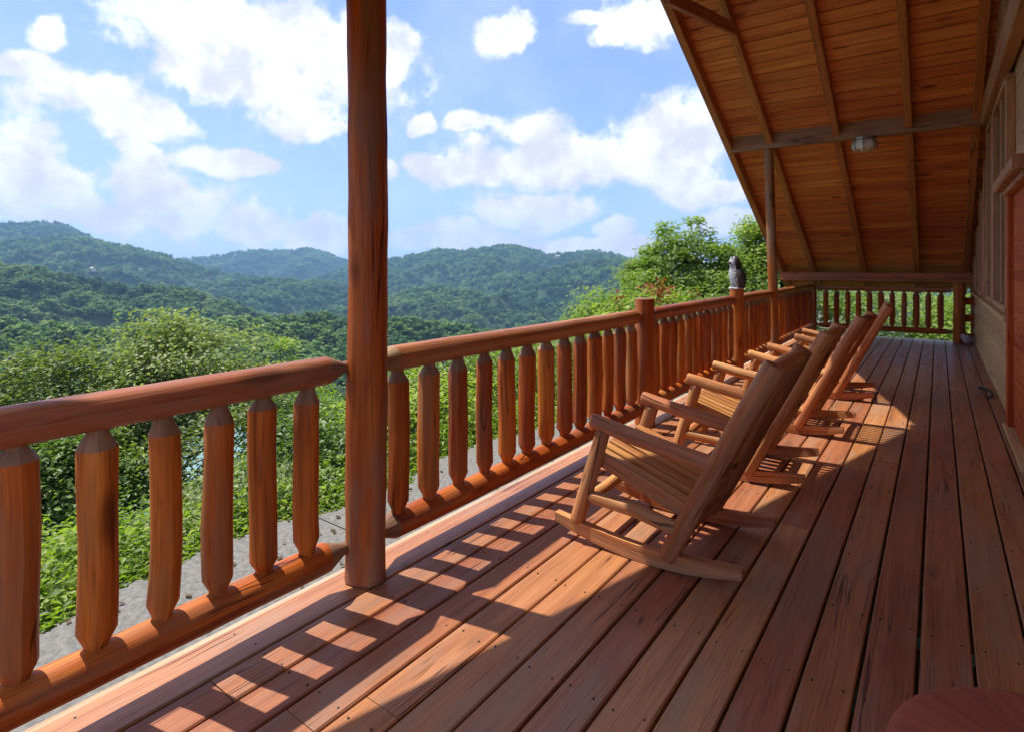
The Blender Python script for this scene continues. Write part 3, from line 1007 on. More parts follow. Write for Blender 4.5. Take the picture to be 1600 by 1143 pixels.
# red door leaf with its casing and head
dm = MB()
dm.board((WX + 0.02, 5.0, 0.985), (WX + 0.02, 6.17, 0.985), 0.05, 1.93, bev=0.004)
door = dm.build('door', M['door'], cabin, angle=20)
dm = MB()
for zc, hh in ((0.42, 0.62), (1.02, 0.42), (1.55, 0.50)):
    dm.board((WX - 0.012, 5.2, zc), (WX - 0.012, 6.0, zc), 0.018, hh, bev=0.008)
dm.build('door_panel', M['door'], door, angle=20)
dm = MB()
dm.board((WX - 0.002, 6.24, 0.0), (WX - 0.002, 6.24, 1.95), 0.09, 0.13, up=(0, 1, 0), bev=0.006)
dm.build('door_casing', M['door'], door, angle=20)
dm = MB()
dm.board((WX - 0.04, 4.8, 2.005), (WX - 0.04, 6.40, 2.005), 0.17, 0.09, bev=0.012)
dm.board((WX - 0.015, 4.85, 1.94), (WX - 0.015, 6.32, 1.94), 0.11, 0.04, bev=0.008)
dm.build('door_head', M['trim'], door, angle=20)
dm = MB()
dm.board((WX - 0.02, 4.9, 0.02), (WX - 0.02, 6.30, 0.02), 0.10, 0.035, bev=0.006)
dm.build('threshold', M['wall'], door, angle=20)

# ------------------------------------------------------------------ rocking chairs
rk = random.Random(31)


def make_chair(label, group):
    t = thing('rocking_chair', label, 'rocking chair', (0, 0, 0), 0, group)
    HW = 0.295
    CH = [M['chair'], M['chair']]

    def part(name, f, mats=None, parent=t, angle=40):
        mb = MB()
        f(mb)
        return mb.build(name, mats or CH, parent, angle=angle)

    def back(z):                   # x of the back plane at height z
        return 0.08 + (z - 0.06) * 0.50
    for s in (-1, 1):
        y = s * HW
        # rocker: bent plank
        mb = MB()
        n = 12
        R = 1.55
        base = 0
        for i in range(n + 1):
            x = -0.50 + (0.90) * i / n
            zb = (x + 0.03) ** 2 / (2 * R)
            h = 0.072 - 0.03 * abs(2 * i / n - 1) ** 3
            w = 0.021
            for (dy, dz) in ((-w, zb), (w, zb), (w, zb + h), (-w, zb + h)):
                mb.v.append((x, y + dy, dz + 0.002))
        for i in range(n):
            for k in range(4):
                k2 = (k + 1) % 4
                a = i * 4
                mb.face((a + k2, a + k, a + 4 + k, a + 4 + k2), [(i * .075, k2 * .06), (i * .075, k * .06), (i * .075 + .075, k * .06), (i * .075 + .075, k2 * .06)])
        mb.face((0, 1, 2, 3), [(0, 0), (.04, 0), (.04, .07), (0, .07)])
        mb.face((n * 4 + 3, n * 4 + 2, n * 4 + 1, n * 4), [(0, 0), (.04, 0), (.04, .07), (0, .07)])
        mb.build('rocker', CH, t, angle=35)
        part('leg', lambda m: m.log((-0.385, y, 0.095), (-0.24, y, 0.565), 0.037, 0.036, seg=12, wob=0.05, rnd=rk))
        part('back_post', lambda m: m.log((back(0.055), y, 0.055), (back(0.95), y, 0.95), 0.042, 0.045, seg=14, wob=0.05, rnd=rk))
        part('arm', lambda m: m.log((-0.30, y, 0.605), (back(0.50) - 0.01, y, 0.50), 0.035, 0.038, seg=12, wob=0.05, rnd=rk))
        part('stretcher', lambda m: m.log((-0.35, y, 0.235), (back(0.185), y, 0.185), 0.030, 0.036, seg=10, cone0=(0.05, 0.015, 0.01), wob=0.05, rnd=rk))
    part('stretcher', lambda m: m.log((-0.345, -HW, 0.205), (-0.345, HW, 0.205), 0.029, 0.029, seg=10, cone0=(0.06, 0.014, 0.02), cone1=(0.06, 0.014, 0.02), wob=0.05, rnd=rk))
    part('stretcher', lambda m: m.log((back(0.15), -HW, 0.15), (back(0.15), HW, 0.15), 0.026, 0.026, seg=10, cone0=(0.06, 0.014, 0.02), cone1=(0.06, 0.014, 0.02), wob=0.05, rnd=rk))

    def frame(m):
        m.log((-0.275, -HW + .02, 0.405), (-0.275, HW - .02, 0.405), 0.028, 0.028, seg=10, wob=0.04, rnd=rk)
        m.log((back(0.27) - 0.03, -HW + .02, 0.25), (back(0.27) - 0.03, HW - .02, 0.25), 0.026, 0.026, seg=10, wob=0.04, rnd=rk)
        for s in (-1, 1):
            m.board((-0.27, s * 0.262, 0.415), (back(0.28) - 0.03, s * 0.262, 0.262), 0.022, 0.07, bev=0.003, rnd=rk)
    seat = part('seat', frame)
    ns = 9
    for k in range(7):
        y = -0.232 + 0.464 * k / 6
        part('seat_slat', lambda m: m.board((-0.305, y, 0.452), (back(0.30) - 0.055, y, 0.302), 0.053, 0.018, bev=0.004, rnd=rk), [M['slat']] * 2, seat, 20)

    def rails(m):
        m.log((back(0.36) - .005, -HW, 0.36), (back(0.36) - .005, HW, 0.36), 0.024, 0.024, seg=10, wob=0.04, rnd=rk)
    br = part('backrest', rails)
    part('crest_rail', lambda m: m.log((back(0.90), -HW + .02, 0.905), (back(0.90), HW - .02, 0.905), 0.039, 0.039, seg=12, wob=0.05, rnd=rk), parent=br)
    for k in range(ns):
        y = -0.222 + 0.444 * k / (ns - 1)
        part('back_slat', lambda m: m.board((back(0.36) - .02, y, 0.345), (back(0.89) - .02, y, 0.885), 0.025, 0.014, up=(-0.9, 0, 0.45), bev=0.003, rnd=rk), [M['slat']] * 2, br, 20)
    return t


CG = 'log rocking chairs in a row facing the railing'
ch = make_chair('nearest log rocking chair, in front of the other three', CG)
ch.location = (-1.045, 2.765, 0)
for lab, x, y, rz in (('second log rocking chair, just behind the nearest one', -1.045, 4.07, 0.025),
                      ('third log rocking chair, its back slats shadowed on the sunny boards', -0.975, 5.38, -0.03),
                      ('farthest log rocking chair, in front of the slim tall post', -0.92, 6.90, 0.05)):
    c = copy_tree(ch)
    c.location = (x, y, 0)
    c.rotation_euler = (0, 0, rz)
    c['label'] = lab

# ------------------------------------------------------------------ owl figure on the post
owl = thing('owl_figure', 'grey and white owl figure perched on top of a railing post', 'owl figure', (-2.0, 7.36, 1.055), math.radians(214))
# faces +x in its own space
prof = [(0.062, 0.0), (0.075, 0.02), (0.085, 0.07), (0.093, 0.13), (0.09, 0.19), (0.076, 0.235), (0.066, 0.262), (0.070, 0.285), (0.073, 0.315),
        (0.064, 0.345), (0.045, 0.365), (0.012, 0.374)]
mb = MB()
seg = 24
for (r, z) in prof:
    for k in range(seg):
        a = 2 * math.pi * k / seg
        x = r * math.cos(a) * (0.95 if math.cos(a) > 0 else 1.05)
        lean = -0.02 + 0.05 * (z / 0.37)
        y = r * math.sin(a)
        zz = z
        if z > 0.33 and abs(math.sin(a)) > 0.75:
            zz += 0.035                         # ear tufts
        mb.v.append((x + lean, y, zz))
for i in range(len(prof) - 1):
    for k in range(seg):
        a = 2 * math.pi * (k + .5) / seg
        front = math.cos(a) > 0.25
        k2 = (k + 1) % seg
        mb.face((i * seg + k, i * seg + k2, (i + 1) * seg + k2, (i + 1) * seg + k), [(0, 0), (0, .1), (.1, .1), (.1, 0)], 1 if front and i < 10 else 0)
mb.face([k for k in reversed(range(seg))], [(0, 0)] * seg)
mb.face([(len(prof) - 1) * seg + k for k in range(seg)], [(0, 0)] * seg)
mb.build('body', [M['owl_dark'], M['owl_pale']], owl, angle=60)
for s in (-1, 1):
    mb = MB()
    n = 8
    for i in range(n + 1):
        q = i / n
        zc = 0.235 - 0.225 * q
        half = 0.046 * math.sin(math.pi * min(1, q * 0.8 + 0.2)) + 0.006
        for k in range(8):
            a = 2 * math.pi * k / 8
            mb.v.append((-0.015 - 0.045 * q + half * math.cos(a), s * (0.080 + 0.014 * math.sin(math.pi * q)) + 0.017 * math.sin(a), zc))
    for i in range(n):
        for k in range(8):
            k2 = (k + 1) % 8
            mb.face((i * 8 + k, i * 8 + k2, i * 8 + 8 + k2, i * 8 + 8 + k), [(0, 0)] * 4)
    mb.face(list(range(8)), [(0, 0)] * 8)
    mb.face([n * 8 + k for k in reversed(range(8))], [(0, 0)] * 8)
    mb.build('wing', [M['owl_dark']] * 2, owl)
    mb = MB()
    mb.lathe((0, 0, 0), [(0.004, -0.018), (0.014, -0.012), (0.018, 0), (0.014, 0.012), (0.004, 0.018)], 12)
    mb.build('eye', [M['owl_eye']] * 2, owl, loc=(0.088, s * 0.030, 0.318))
mb = MB()
mb.log((0.082, 0, 0.303), (0.097, 0, 0.282), 0.010, 0.003, seg=8, rings=2, wob=0)
mb.build('beak', [M['dark']] * 2, owl)
mb = MB()
mb.lathe((0, 0, 0), [(0.085, 0), (0.088, 0.008), (0.08, 0.016)], 20)
mb.build('foot_ring', [M['owl_pale']] * 2, owl)

# ------------------------------------------------------------------ porch lamp under the beam
lamp = thing('porch_lamp', 'faceted clear glass lamp with metal frame fixed under the roof beam', 'ceiling lamp', (-0.80, 9.08, 3.06))
mb = MB()
mb.lathe((0, 0, 0), [(0.12, -0.03), (0.14, -0.022), (0.14, -0.002), (0.13, 0.0)], 16)
mb.build('lamp_base', [M['metal']] * 2, lamp)
mb = MB()
mb.lathe((0, 0, 0), [(0.07, -0.175), (0.135, -0.15), (0.15, -0.09), (0.125, -0.032)], 8)
mb.build('lamp_shade', [M['lampglass']] * 2, lamp, smooth=False)
mb = MB()
for k in range(8):
    a = 2 * math.pi * k / 8
    pts = [(0.128, -0.03), (0.153, -0.09), (0.138, -0.152), (0.072, -0.178)]
    for (r0, z0), (r1, z1) in zip(pts[:-1], pts[1:]):
        mb.log((r0 * math.cos(a), r0 * math.sin(a), z0), (r1 * math.cos(a), r1 * math.sin(a), z1), 0.006, seg=6, rings=1, wob=0)
mb.build('lamp_frame', [M['metal']] * 2, lamp)
mb = MB()
for s in (-1, 1):
    mb.lathe((s * 0.055, 0, 0), [(0.01, -0.03), (0.014, -0.06), (0.028, -0.09), (0.03, -0.11), (0.018, -0.13), (0.004, -0.135)], 12)
mb.build('bulb', [M['housewall']] * 2, lamp)

# ------------------------------------------------------------------ round table at the lower right corner
tb = thing('round_table', 'smooth round red brown table top cut off by the lower right corner', 'table', (0.19, 1.165, 0))
mb = MB()
mb.lathe((0, 0, 0), [(0.20, 0.515), (0.25, 0.519), (0.262, 0.531), (0.265, 0.545), (0.258, 0.560), (0.24, 0.567), (0.12, 0.569), (0.01, 0.569)], 48)
mb.build('table_top', [M['table']] * 2, tb, angle=60)
for k in range(3):
    a = 2 * math.pi * k / 3 + 0.4
    mb = MB()
    mb.log((0.13 * math.cos(a), 0.13 * math.sin(a), 0.518), (0.20 * math.cos(a), 0.20 * math.sin(a), 0.0), 0.026, 0.022, seg=10, wob=0.03, rnd=rk)
    mb.build('leg', [M['table']] * 2, tb)

# small things at the wall
sp = thing('small_stone', 'small pale lumpy stone lying at the far end of the deck by the cabin wall', 'stone', (0.40, 12.50, 0))
mb = MB()
rr = random.Random(4)
for (dx, dy, dz, r) in ((0, 0, 0.075, 0.08), (0.07, 0.03, 0.06, 0.06), (-0.05, 0.02, 0.12, 0.05)):
    pr_ = []
    for i in range(7):
        a = math.pi * i / 6
        pr_.append((max(0.004, r * math.sin(a) * rr.uniform(0.85, 1.1)), -r * math.cos(a)))
    mb.lathe((dx, dy, dz), pr_, 9)
mb.build('stone_body', [M['stone']] * 2, sp)
mb = MB()
pts = []
for i in range(15):
    q = i / 14
    pts.append((0.40 + 0.05 * math.sin(q * 7), 7.55 + 0.55 * q, 0.012 + 0.05 * max(0, math.sin(q * 3.1)) ** 2))
for a, b in zip(pts[:-1], pts[1:]):
    mb.log(a, b, 0.012, seg=6, rings=1, wob=0)
tag(mb.build('cord', [M['dark']] * 2), 'short dark curled cord lying on the deck against the cabin wall', 'cord')

# ------------------------------------------------------------------ trees
def leaf_mesh(name, pos, nrm, size, tint, mat, rg, aspect=0.62, fold=0.18):
    """one folded leaf (two triangles sharing the midrib) per row"""
    n = len(pos)
    nrm = nrm / (np.linalg.norm(nrm, axis=1, keepdims=True) + 1e-9)
    ref = rg.normal(size=(n, 3))
    e1 = np.cross(nrm, ref)
    e1 /= np.linalg.norm(e1, axis=1, keepdims=True) + 1e-9
    e2 = np.cross(nrm, e1)
    s = size[:, None]
    a = pos - e1 * s * 0.5
    b = pos + e1 * s * 0.5
    l = pos + e2 * s * aspect * 0.5 + nrm * s * fold
    r = pos - e2 * s * aspect * 0.5 + nrm * s * fold
    V = np.stack([a, l, b, r], 1).reshape(-1, 3)
    idx = np.arange(n)[:, None] * 4
    T = np.concatenate([idx + [0, 2, 1], idx + [0, 3, 2]], 1).reshape(-1, 3)
    me = bpy.data.meshes.new(name)
    me.vertices.add(len(V))
    me.vertices.foreach_set('co', V.ravel().astype(np.float32))
    me.loops.add(T.size)
    me.loops.foreach_set('vertex_index', T.ravel().astype(np.int32))
    me.polygons.add(len(T))
    me.polygons.foreach_set('loop_start', (np.arange(len(T)) * 3).astype(np.int32))
    me.update(calc_edges=True)
    at = me.attributes.new('tint', 'FLOAT', 'POINT')
    at.data.foreach_set('value', np.repeat(tint, 4).astype(np.float32))
    me.materials.append(mat)
    me.validate()
    return me


def crown_leaves(rg, center, radii, nclump, per, leaf, spread, shell=(0.45, 1.0), zcut=-0.75):
    """clumps of leaves through the outer part of an uneven crown"""
    C = []
    lob = [(rg.normal(size=3), rg.uniform(0.15, 0.4)) for _ in range(7)]
    while len(C) < nclump:
        d = rg.normal(size=3)
        d /= np.linalg.norm(d)
        if d[2] < zcut:
            continue
        amp = 0.78
        for (ld, la) in lob:
            amp += la * max(0, float(np.dot(d, ld / np.linalg.norm(ld)))) ** 4
        C.append(d * amp * rg.uniform(*shell) ** 0.6)
    C = np.array(C)
    out = C / np.linalg.norm(C, axis=1, keepdims=True)
    cen = C * radii + center
    P, N, T = [], [], []
    csz = rg.uniform(0.6, 1.35, len(C))
    ct = rg.normal(0.5, 0.13, len(C))
    for i in range(len(C)):
        k = int(per * csz[i])
        q = np.clip(rg.normal(size=(k, 3)), -1.7, 1.7) * [1, 1, 0.5] * spread * csz[i]
        P.append(cen[i] + q)
        N.append(out[i] * 0.5 + [-0.25, -0.05, 1.0] + rg.normal(size=(k, 3)) * 0.5)
        T.append(np.clip(ct[i] + rg.normal(0, 0.16, k), 0, 1))
    P, N, T = np.concatenate(P), np.concatenate(N), np.concatenate(T)
    size = leaf * rg.uniform(0.7, 1.3, len(P))
    return cen, P, N, size, T


def tree(name, label, base, top, radii, nclump, per, leaf, mat, seed, spread=0.3, trunk_r=0.12, group=None, cat='tree', limbs=9, lean=(0, 0), sumac=0):
    rg = np.random.default_rng(seed)
    rd = random.Random(seed)
    base = Vector(base)
    H_ = top - base.z
    root = thing(name, label, cat, base, 0, group)
    radii = np.array(radii, float)
    center = np.array([lean[0], lean[1], H_ - radii[2] * 1.1])
    cen, P, N, size, T = crown_leaves(rg, center, radii, nclump, per, leaf, spread)
    o = bpy.data.objects.new('crown', leaf_mesh('crown', P, N, size, T, mat, rg))
    COL.objects.link(o)
    o.parent = root
    if trunk_r:
        mb = MB()
        tp = Vector((lean[0] * 0.8, lean[1] * 0.8, H_ - radii[2] * 0.7))
        n = 5
        prev, pr0 = Vector((0, 0, -0.3)), trunk_r * 1.25
        joints = [prev]
        for i in range(1, n + 1):
            q = tp * (i / n) + Vector((rd.uniform(-1, 1), rd.uniform(-1, 1), 0)) * trunk_r * 1.2
            r = trunk_r * (1 - 0.6 * i / n)
            mb.log(prev, q, pr0, r, seg=9, rings=2, wob=0.1, rnd=rd)
            prev, pr0 = q, r
            joints.append(q)
        for i in rg.choice(len(cen), size=min(limbs, len(cen)), replace=False):
            j = joints[rd.randint(2, n)]
            e = Vector(cen[i])
            m_ = (j + e) / 2 + Vector((0, 0, -0.08 * (e - j).length))
            r = trunk_r * 0.34
            mb.log(j, m_, r, r * 0.7, seg=6, rings=2, wob=0.1, rnd=rd)
            mb.log(m_, e, r * 0.7, r * 0.25, seg=6, rings=2, wob=0.1, rnd=rd)
        mb.build('trunk', [M['bark']] * 2, root)
    if sumac:
        idx = rg.choice(len(cen), size=sumac, replace=False)
        PP, NN = [], []
        for i in idx:
            k = 46
            PP.append(cen[i] + [0, 0, spread * 0.9] + rg.normal(size=(k, 3)) * [0.07, 0.07, 0.11])
            NN.append(rg.normal(size=(k, 3)))
        PP, NN = np.concatenate(PP), np.concatenate(NN)
        o = bpy.data.objects.new('blossom', leaf_mesh('blossom', PP, NN, np.full(len(PP), 0.10), rg.uniform(0, 1, len(PP)), M['leaf_sumac'], rg))
        COL.objects.link(o)
        o.parent = root
    return root


def tree_px(name, label, u, v_top, wpx, d, hfrac, mat, seed, base_z=None, leaf=0.098, dens=1.0, **kw):
    """tree whose crown top shows at pixel (u, v_top), wpx wide in the photograph, d metres deep"""
    p = at_depth(u, v_top, d)
    r = wpx / 900 * d / 2
    g0 = gz(p.x, p.y) if base_z is None else base_z
    rz = r * hfrac
    spread = kw.pop('spread', 0.145 * r + 0.08)
    ncl = int(74 * dens)
    per = int(200 * dens)
    return tree(name, label, (p.x, p.y, g0), p.z, (r * 0.92, r * 0.92, rz), ncl, per, leaf, mat, seed, spread=spread, **kw)


TG = 'broad leaved trees below the deck railing'
tree_px('oak_tree', 'full crowned tree with pale shiny leaves, its top just left of the tall near post', 285, 500, 235, 13.0, 0.95, M['leaf_oak'], 1, leaf=0.105, dens=1.25, group=TG)
tree_px('oak_tree', 'shiny leaved tree at the left edge, lower than its neighbour', 70, 552, 290, 11.5, 1.05, M['leaf_oak'], 2, leaf=0.105, dens=1.3, group=TG)
tree_px('leafy_tree', 'yellow green tree just left of the tall near post', 440, 545, 150, 19.0, 1.5, M['leaf_bright'], 3, leaf=0.105, dens=1.1, group=TG)
tree_px('leafy_tree', 'bright green tree just right of the tall near post', 625, 535, 150, 21.0, 1.6, M['leaf_bright'], 4, leaf=0.105, dens=1.1, group=TG)
tree_px('leafy_tree', 'dark green tree behind the leftmost balusters, below the shiny leaved trees', 95, 655, 230, 10.0, 0.9, M['leaf_deep'], 5, leaf=0.098, dens=1.1, group=TG)
tree_px('leafy_tree', 'dark tree seen between balusters close left of the tall near post', 470, 590, 210, 13.5, 1.3, M['leaf_deep'], 6, leaf=0.098, dens=1.1, group=TG)
tree_px('leafy_tree', 'green tree behind the first balusters right of the tall near post', 690, 575, 200, 15.0, 1.4, M['leaf_deep'], 7, leaf=0.098, dens=1.1, group=TG)
tree_px('leafy_tree', 'low green tree behind the railing, left of the flat topped short post', 860, 490, 190, 21.0, 1.0, M['leaf_bright'], 8, leaf=0.10, dens=1.2, group=TG)
tree_px('leafy_tree', 'low rounded bright tree left of the reddish flowered shrub', 945, 450, 150, 17.0, 1.0, M['leaf_bright'], 9, leaf=0.098, dens=1.2, group=TG)
tree_px('sapling', 'thin open sapling in front of the teal roof', 318, 628, 150, 11.0, 1.2, M['leaf_oak'], 15, leaf=0.10, dens=0.40, group=TG, trunk_r=0.035)
RG_ = 'trees beyond the railing at the deck corner'
tree_px('oak_tree', 'tallest tree, with open top against the sky, left of the porch roof', 1085, 318, 195, 15.0, 1.2, M['leaf_bright'], 10, leaf=0.105, dens=1.2, spread=0.23, group=RG_, limbs=16, trunk_r=0.13)
tree_px('leafy_tree', 'sunny green tree whose crown meets the porch roof edge', 1190, 332, 130, 15.5, 1.6, M['leaf_bright'], 11, leaf=0.10, dens=1.4, group=RG_)
tree_px('leafy_tree', 'spreading dark green tree low behind the owl figure', 1110, 405, 210, 14.0, 0.9, M['leaf_deep'], 12, leaf=0.10, dens=1.3, group=RG_)
tree_px('leafy_tree', 'thin branched tree at the left foot of the tallest tree', 1015, 395, 90, 18.0, 1.2, M['leaf_deep'], 13, leaf=0.098, dens=0.9, group=RG_)
tree_px('sumac_shrub', 'green shrub with rusty orange seed heads above the railing', 1012, 446, 235, 11.5, 0.62, M['leaf_bright'], 14, leaf=0.10, dens=1.0, group=RG_, sumac=24, trunk_r=0.05, cat='shrub')
# greenery beyond the far end of the deck
for k, (x, y, top, r, lab, mt) in enumerate((
        (-3.0, 17.5, 2.0, 1.7, 'leafy shrub beyond the end railing, close to the side railing corner', 'leaf_bright'),
        (-1.6, 16.2, 0.75, 1.4, 'dark low shrub behind the left half of the end railing', 'leaf_deep'),
        (-0.5, 17.6, 1.15, 1.6, 'bright shrub behind the middle of the end railing', 'leaf_bright'),
        (0.8, 16.6, 0.95, 1.4, 'sunny shrub behind the stout red end post', 'leaf_bright'),
        (2.2, 17.8, 1.3, 1.7, 'shrub beyond the board gate by the cabin corner', 'leaf_bright'),
        (-4.6, 15.2, 1.6, 1.5, 'green shrub outside the farthest side railing section', 'leaf_deep'))):
    tree('garden_shrub', lab, (x, y, gz(x, y)), top, (r, r, r * 0.85), 46, 110, 0.095, M[mt], 60 + k, spread=0.30, trunk_r=0.04, group='shrubs beyond the deck end', cat='shrub', limbs=6)
# bushes along the lower edge of the concrete path
PB = [(-5.35, 0.2, -0.30, 0.95, 'leaf_bright', 'nearest bush past the concrete path, at the lower left corner'),
      (-5.6, 1.5, -0.62, 0.9, 'leaf_bright', 'yellow green bush past the path, between the two leftmost full balusters'),
      (-5.5, 2.8, -0.55, 0.9, 'leaf_oak', 'low bush past the path, left of the tall near post'),
      (-6.6, 0.7, -0.9, 1.1, 'leaf_deep', 'dark bush farther from the path near the left edge'),
      (-5.6, 4.1, -0.25, 0.95, 'leaf_deep', 'dark green bush past the path just left of the tall near post'),
      (-5.7, 5.5, 0.05, 1.0, 'leaf_bright', 'bright bush past the path just right of the tall near post'),
      (-6.4, 6.8, 0.15, 1.1, 'leaf_deep', 'dark bush past the path behind the railing section right of the near post'),
      (-6.2, 8.3, 0.05, 1.1, 'leaf_bright', 'bright bush past the path behind the flat topped short post'),
      (-7.0, 2.2, -1.45, 1.0, 'leaf_deep', 'wide dark bush on the slope below the shiny leaved trees'),
      (-7.2, 4.2, -1.2, 1.1, 'leaf_oak', 'pale bush on the slope left of the tall near post'),
      (-6.3, 10.2, 0.1, 1.1, 'leaf_deep', 'bush past the path behind the owl post'),
      (-5.4, -1.2, -0.30, 0.95, 'leaf_oak', 'bush past the path, cut by the left edge')]
for k, (x, y, top, r, mt, lab) in enumerate(PB):
    tree('bush', lab, (x, y, gz(x, y)), top, (r, r, r * 0.9), 54, 150, 0.072, M[mt], 80 + k, spread=0.22, trunk_r=0.03, group='bushes past the concrete path', cat='bush', limbs=6)

# low growth creeping over the edge of the path, and leaf litter on it
rgc = np.random.default_rng(321)
n = 15000
gy = rgc.uniform(-2, 13, n)
edge_x = -4.30 - 0.22 * np.abs(fbm(gy * 1.3, gy * 0.0, 5, 4) - 0.5) * 4 + 0.10 * np.sin(gy * 2.1)
gx = edge_x - np.abs(rgc.normal(0, 0.38, n))
hgt_ = -0.83 + np.clip((edge_x - gx) * 0.45, 0, 0.26) * rgc.uniform(0.2, 1.0, n) - 0.40 * np.maximum(0, -4.9 - gx)
P_ = np.stack([gx, gy, hgt_], 1)
N_l = np.array([-0.2, 0, 1.0]) + rgc.normal(size=(n, 3)) * 0.45
o = bpy.data.objects.new('ground_cover', leaf_mesh('ground_cover', P_, N_l, rgc.uniform(0.04, 0.085, n), rgc.uniform(0.1, 0.9, n), M['leaf_bright'], rgc))
COL.objects.link(o)
o['kind'] = 'stuff'
n = 420
P_ = np.stack([rgc.uniform(-4.45, -2.95, n) ** 1, rgc.uniform(-1, 12, n), np.full(n, -0.812) + rgc.uniform(0, 0.006, n)], 1)
N_l = np.array([0, 0, 1.0]) + rgc.normal(size=(n, 3)) * 0.12
o = bpy.data.objects.new('leaf_litter', leaf_mesh('leaf_litter', P_, N_l, rgc.uniform(0.03, 0.07, n), rgc.uniform(0, 0.7, n), M['leaf_dry'], rgc, fold=0.05))
COL.objects.link(o)
o['kind'] = 'stuff'

# house with a teal metal roof, glimpsed through the leaves below
hp = at_depth(300, 682, 17.0)
hz = gz(hp.x, hp.y)
house = thing('teal_roof_house', 'house with teal metal roof glimpsed through leaves below the railing', 'house', (hp.x, hp.y, hz), math.radians(25))
rt = hp.z - hz
mb = MB()
mb.board((-5, 0, (rt - 1.2) / 2 - 1.0), (5, 0, (rt - 1.2) / 2 - 1.0), 6.0, rt + 0.8, bev=0.02)
mb.build('wall', [M['housewall']] * 2, house, smooth=False)
mb = MB()
for s in (-1, 1):
    mb.board((-5.4, s * 1.75, rt - 0.2), (5.4, s * 1.75, rt - 0.2), 3.9, 0.08, up=(0, s * 0.42, 1), bev=0.01)
    for k in range(28):
        x = -5.3 + k * 0.39
        mb.board((x, s * 0.05, rt + 0.56), (x, s * 3.5, rt - 0.88), 0.03, 0.06, bev=0.004)
rf = mb.build('roof', [M['teal']] * 2, house, smooth=False)


# ------------------------------------------------------------------ forest
def forest_crown(seed):
    """one broad-leaved crown of radius about 1: leaf clumps over an uneven dome"""
    rg = np.random.default_rng(seed)
    cen, P, N, size, T = crown_leaves(rg, np.array([0, 0, 0.0]), np.array([1, 1, 0.95]), 34, 15, 0.30, 0.17, (0.7, 1.0), -0.35)
    return leaf_mesh('crown', P, N, size, T, M['leaf_forest'], rg, aspect=0.85, fold=0.1)


src = []
fm = [forest_crown(200 + k) for k in range(4)]
tb_ = MB()
tb_.log((0, 0, -1.0), (0, 0, 0.4), 0.06, 0.03, seg=8, wob=0.1)
trunk_me = tb_.mesh('trunk', [M['bark']] * 2)
SG = 'round crowned trees on the wooded slope'
rf_ = random.Random(77)
spots = []
tries = 0
while len(spots) < 46 and tries < 4000:
    tries += 1
    u = rf_.uniform(-60, 1150)
    d = 42 * (130 / 42) ** rf_.random()
    p = at_depth(u, 414, d)
    if p.y > 13 and p.x > -6:
        continue
    g0 = gz(p.x, p.y)
    h = rf_.uniform(6.0, 9.5)
    # stay under the sight line of the photograph's near tree tops
    lim = EYE + (414 - np.interp(u, [-100, 0, 180, 400, 540, 700, 850, 1150], [560, 560, 560, 560, 548, 540, 500, 440])) / 900 * d
    if g0 + h > lim:
        h = lim - g0
    if h < 3.2:
        continue
    if any((p.x - q[0]) ** 2 + (p.y - q[1]) ** 2 < (0.045 * d + 2.2) ** 2 for q in spots):
        continue
    spots.append((p.x, p.y, g0, h))
for k, (x, y, g0, h) in enumerate(spots):
    t = thing('forest_tree', 'round crowned green tree standing in the wooded slope below the railing', 'tree', (x, y, g0), rf_.uniform(0, 6.28), SG)
    r = h * rf_.uniform(0.36, 0.44)
    o = bpy.data.objects.new('crown', fm[k % 4])
    COL.objects.link(o)
    o.parent = t
    o.location = (0, 0, h - r)
    o.scale = (r, r, r)
    if k < 4:
        src.append(o)
    o2 = bpy.data.objects.new('trunk', trunk_me)
    COL.objects.link(o2)
    o2.parent = t
    o2.location = (0, 0, h * 0.6)
    o2.scale = (h * 0.5, h * 0.5, h * 0.6)

# the far-off wood: one mass, crowns set on points by geometry nodes
rgf = np.random.default_rng(99)
pts, scl = [], []
for (d0, d1, r_) in ((110, 240, 3.0), (240, 480, 3.3), (480, 820, 4.1), (820, 1350, 5.2), (1350, 1950, 6.4), (1950, 2950, 8.2)):
    area = 0.5 * 1.68 * (d1 * d1 - d0 * d0)
    n = int(area * 0.50 / (r_ * r_))
    ph = rgf.uniform(-0.84, 0.84, n)
    rh = np.sqrt(rgf.uniform(d0 * d0, d1 * d1, n))
    z = ground(ph, rh)
    lat, dep = rh * np.sin(ph), rh * np.cos(ph)
    X, Y = CY * lat - SY * dep, SY * lat + CY * dep
    s = r_ * rgf.uniform(0.65, 1.35, n)
    pts.append(np.stack([X, Y, z + s * 0.35], 1))
    scl.append(s)
pts, scl = np.concatenate(pts), np.concatenate(scl)
me = bpy.data.meshes.new('forest')
me.vertices.add(len(pts))
me.vertices.foreach_set('co', pts.ravel().astype(np.float32))
for nm, arr in (('crown_size', scl), ('crown_turn', rgf.uniform(0, 6.28, len(pts)))):
    a_ = me.attributes.new(nm, 'FLOAT', 'POINT')
    a_.data.foreach_set('value', arr.astype(np.float32))
a_ = me.attributes.new('crown_kind', 'INT', 'POINT')
a_.data.foreach_set('value', rgf.integers(0, 4, len(pts)).astype(np.int32))
me.materials.append(M['leaf_forest'])
forest = bpy.data.objects.new('forest', me)
COL.objects.link(forest)
forest['kind'] = 'stuff'
ng = bpy.data.node_groups.new('forest_crowns', 'GeometryNodeTree')
ng.interface.new_socket('Geometry', in_out='INPUT', socket_type='NodeSocketGeometry')
ng.interface.new_socket('Geometry', in_out='OUTPUT', socket_type='NodeSocketGeometry')
N_ = ng.nodes
gi, go = N_.new('NodeGroupInput'), N_.new('NodeGroupOutput')
join = N_.new('GeometryNodeGeometryToInstance')
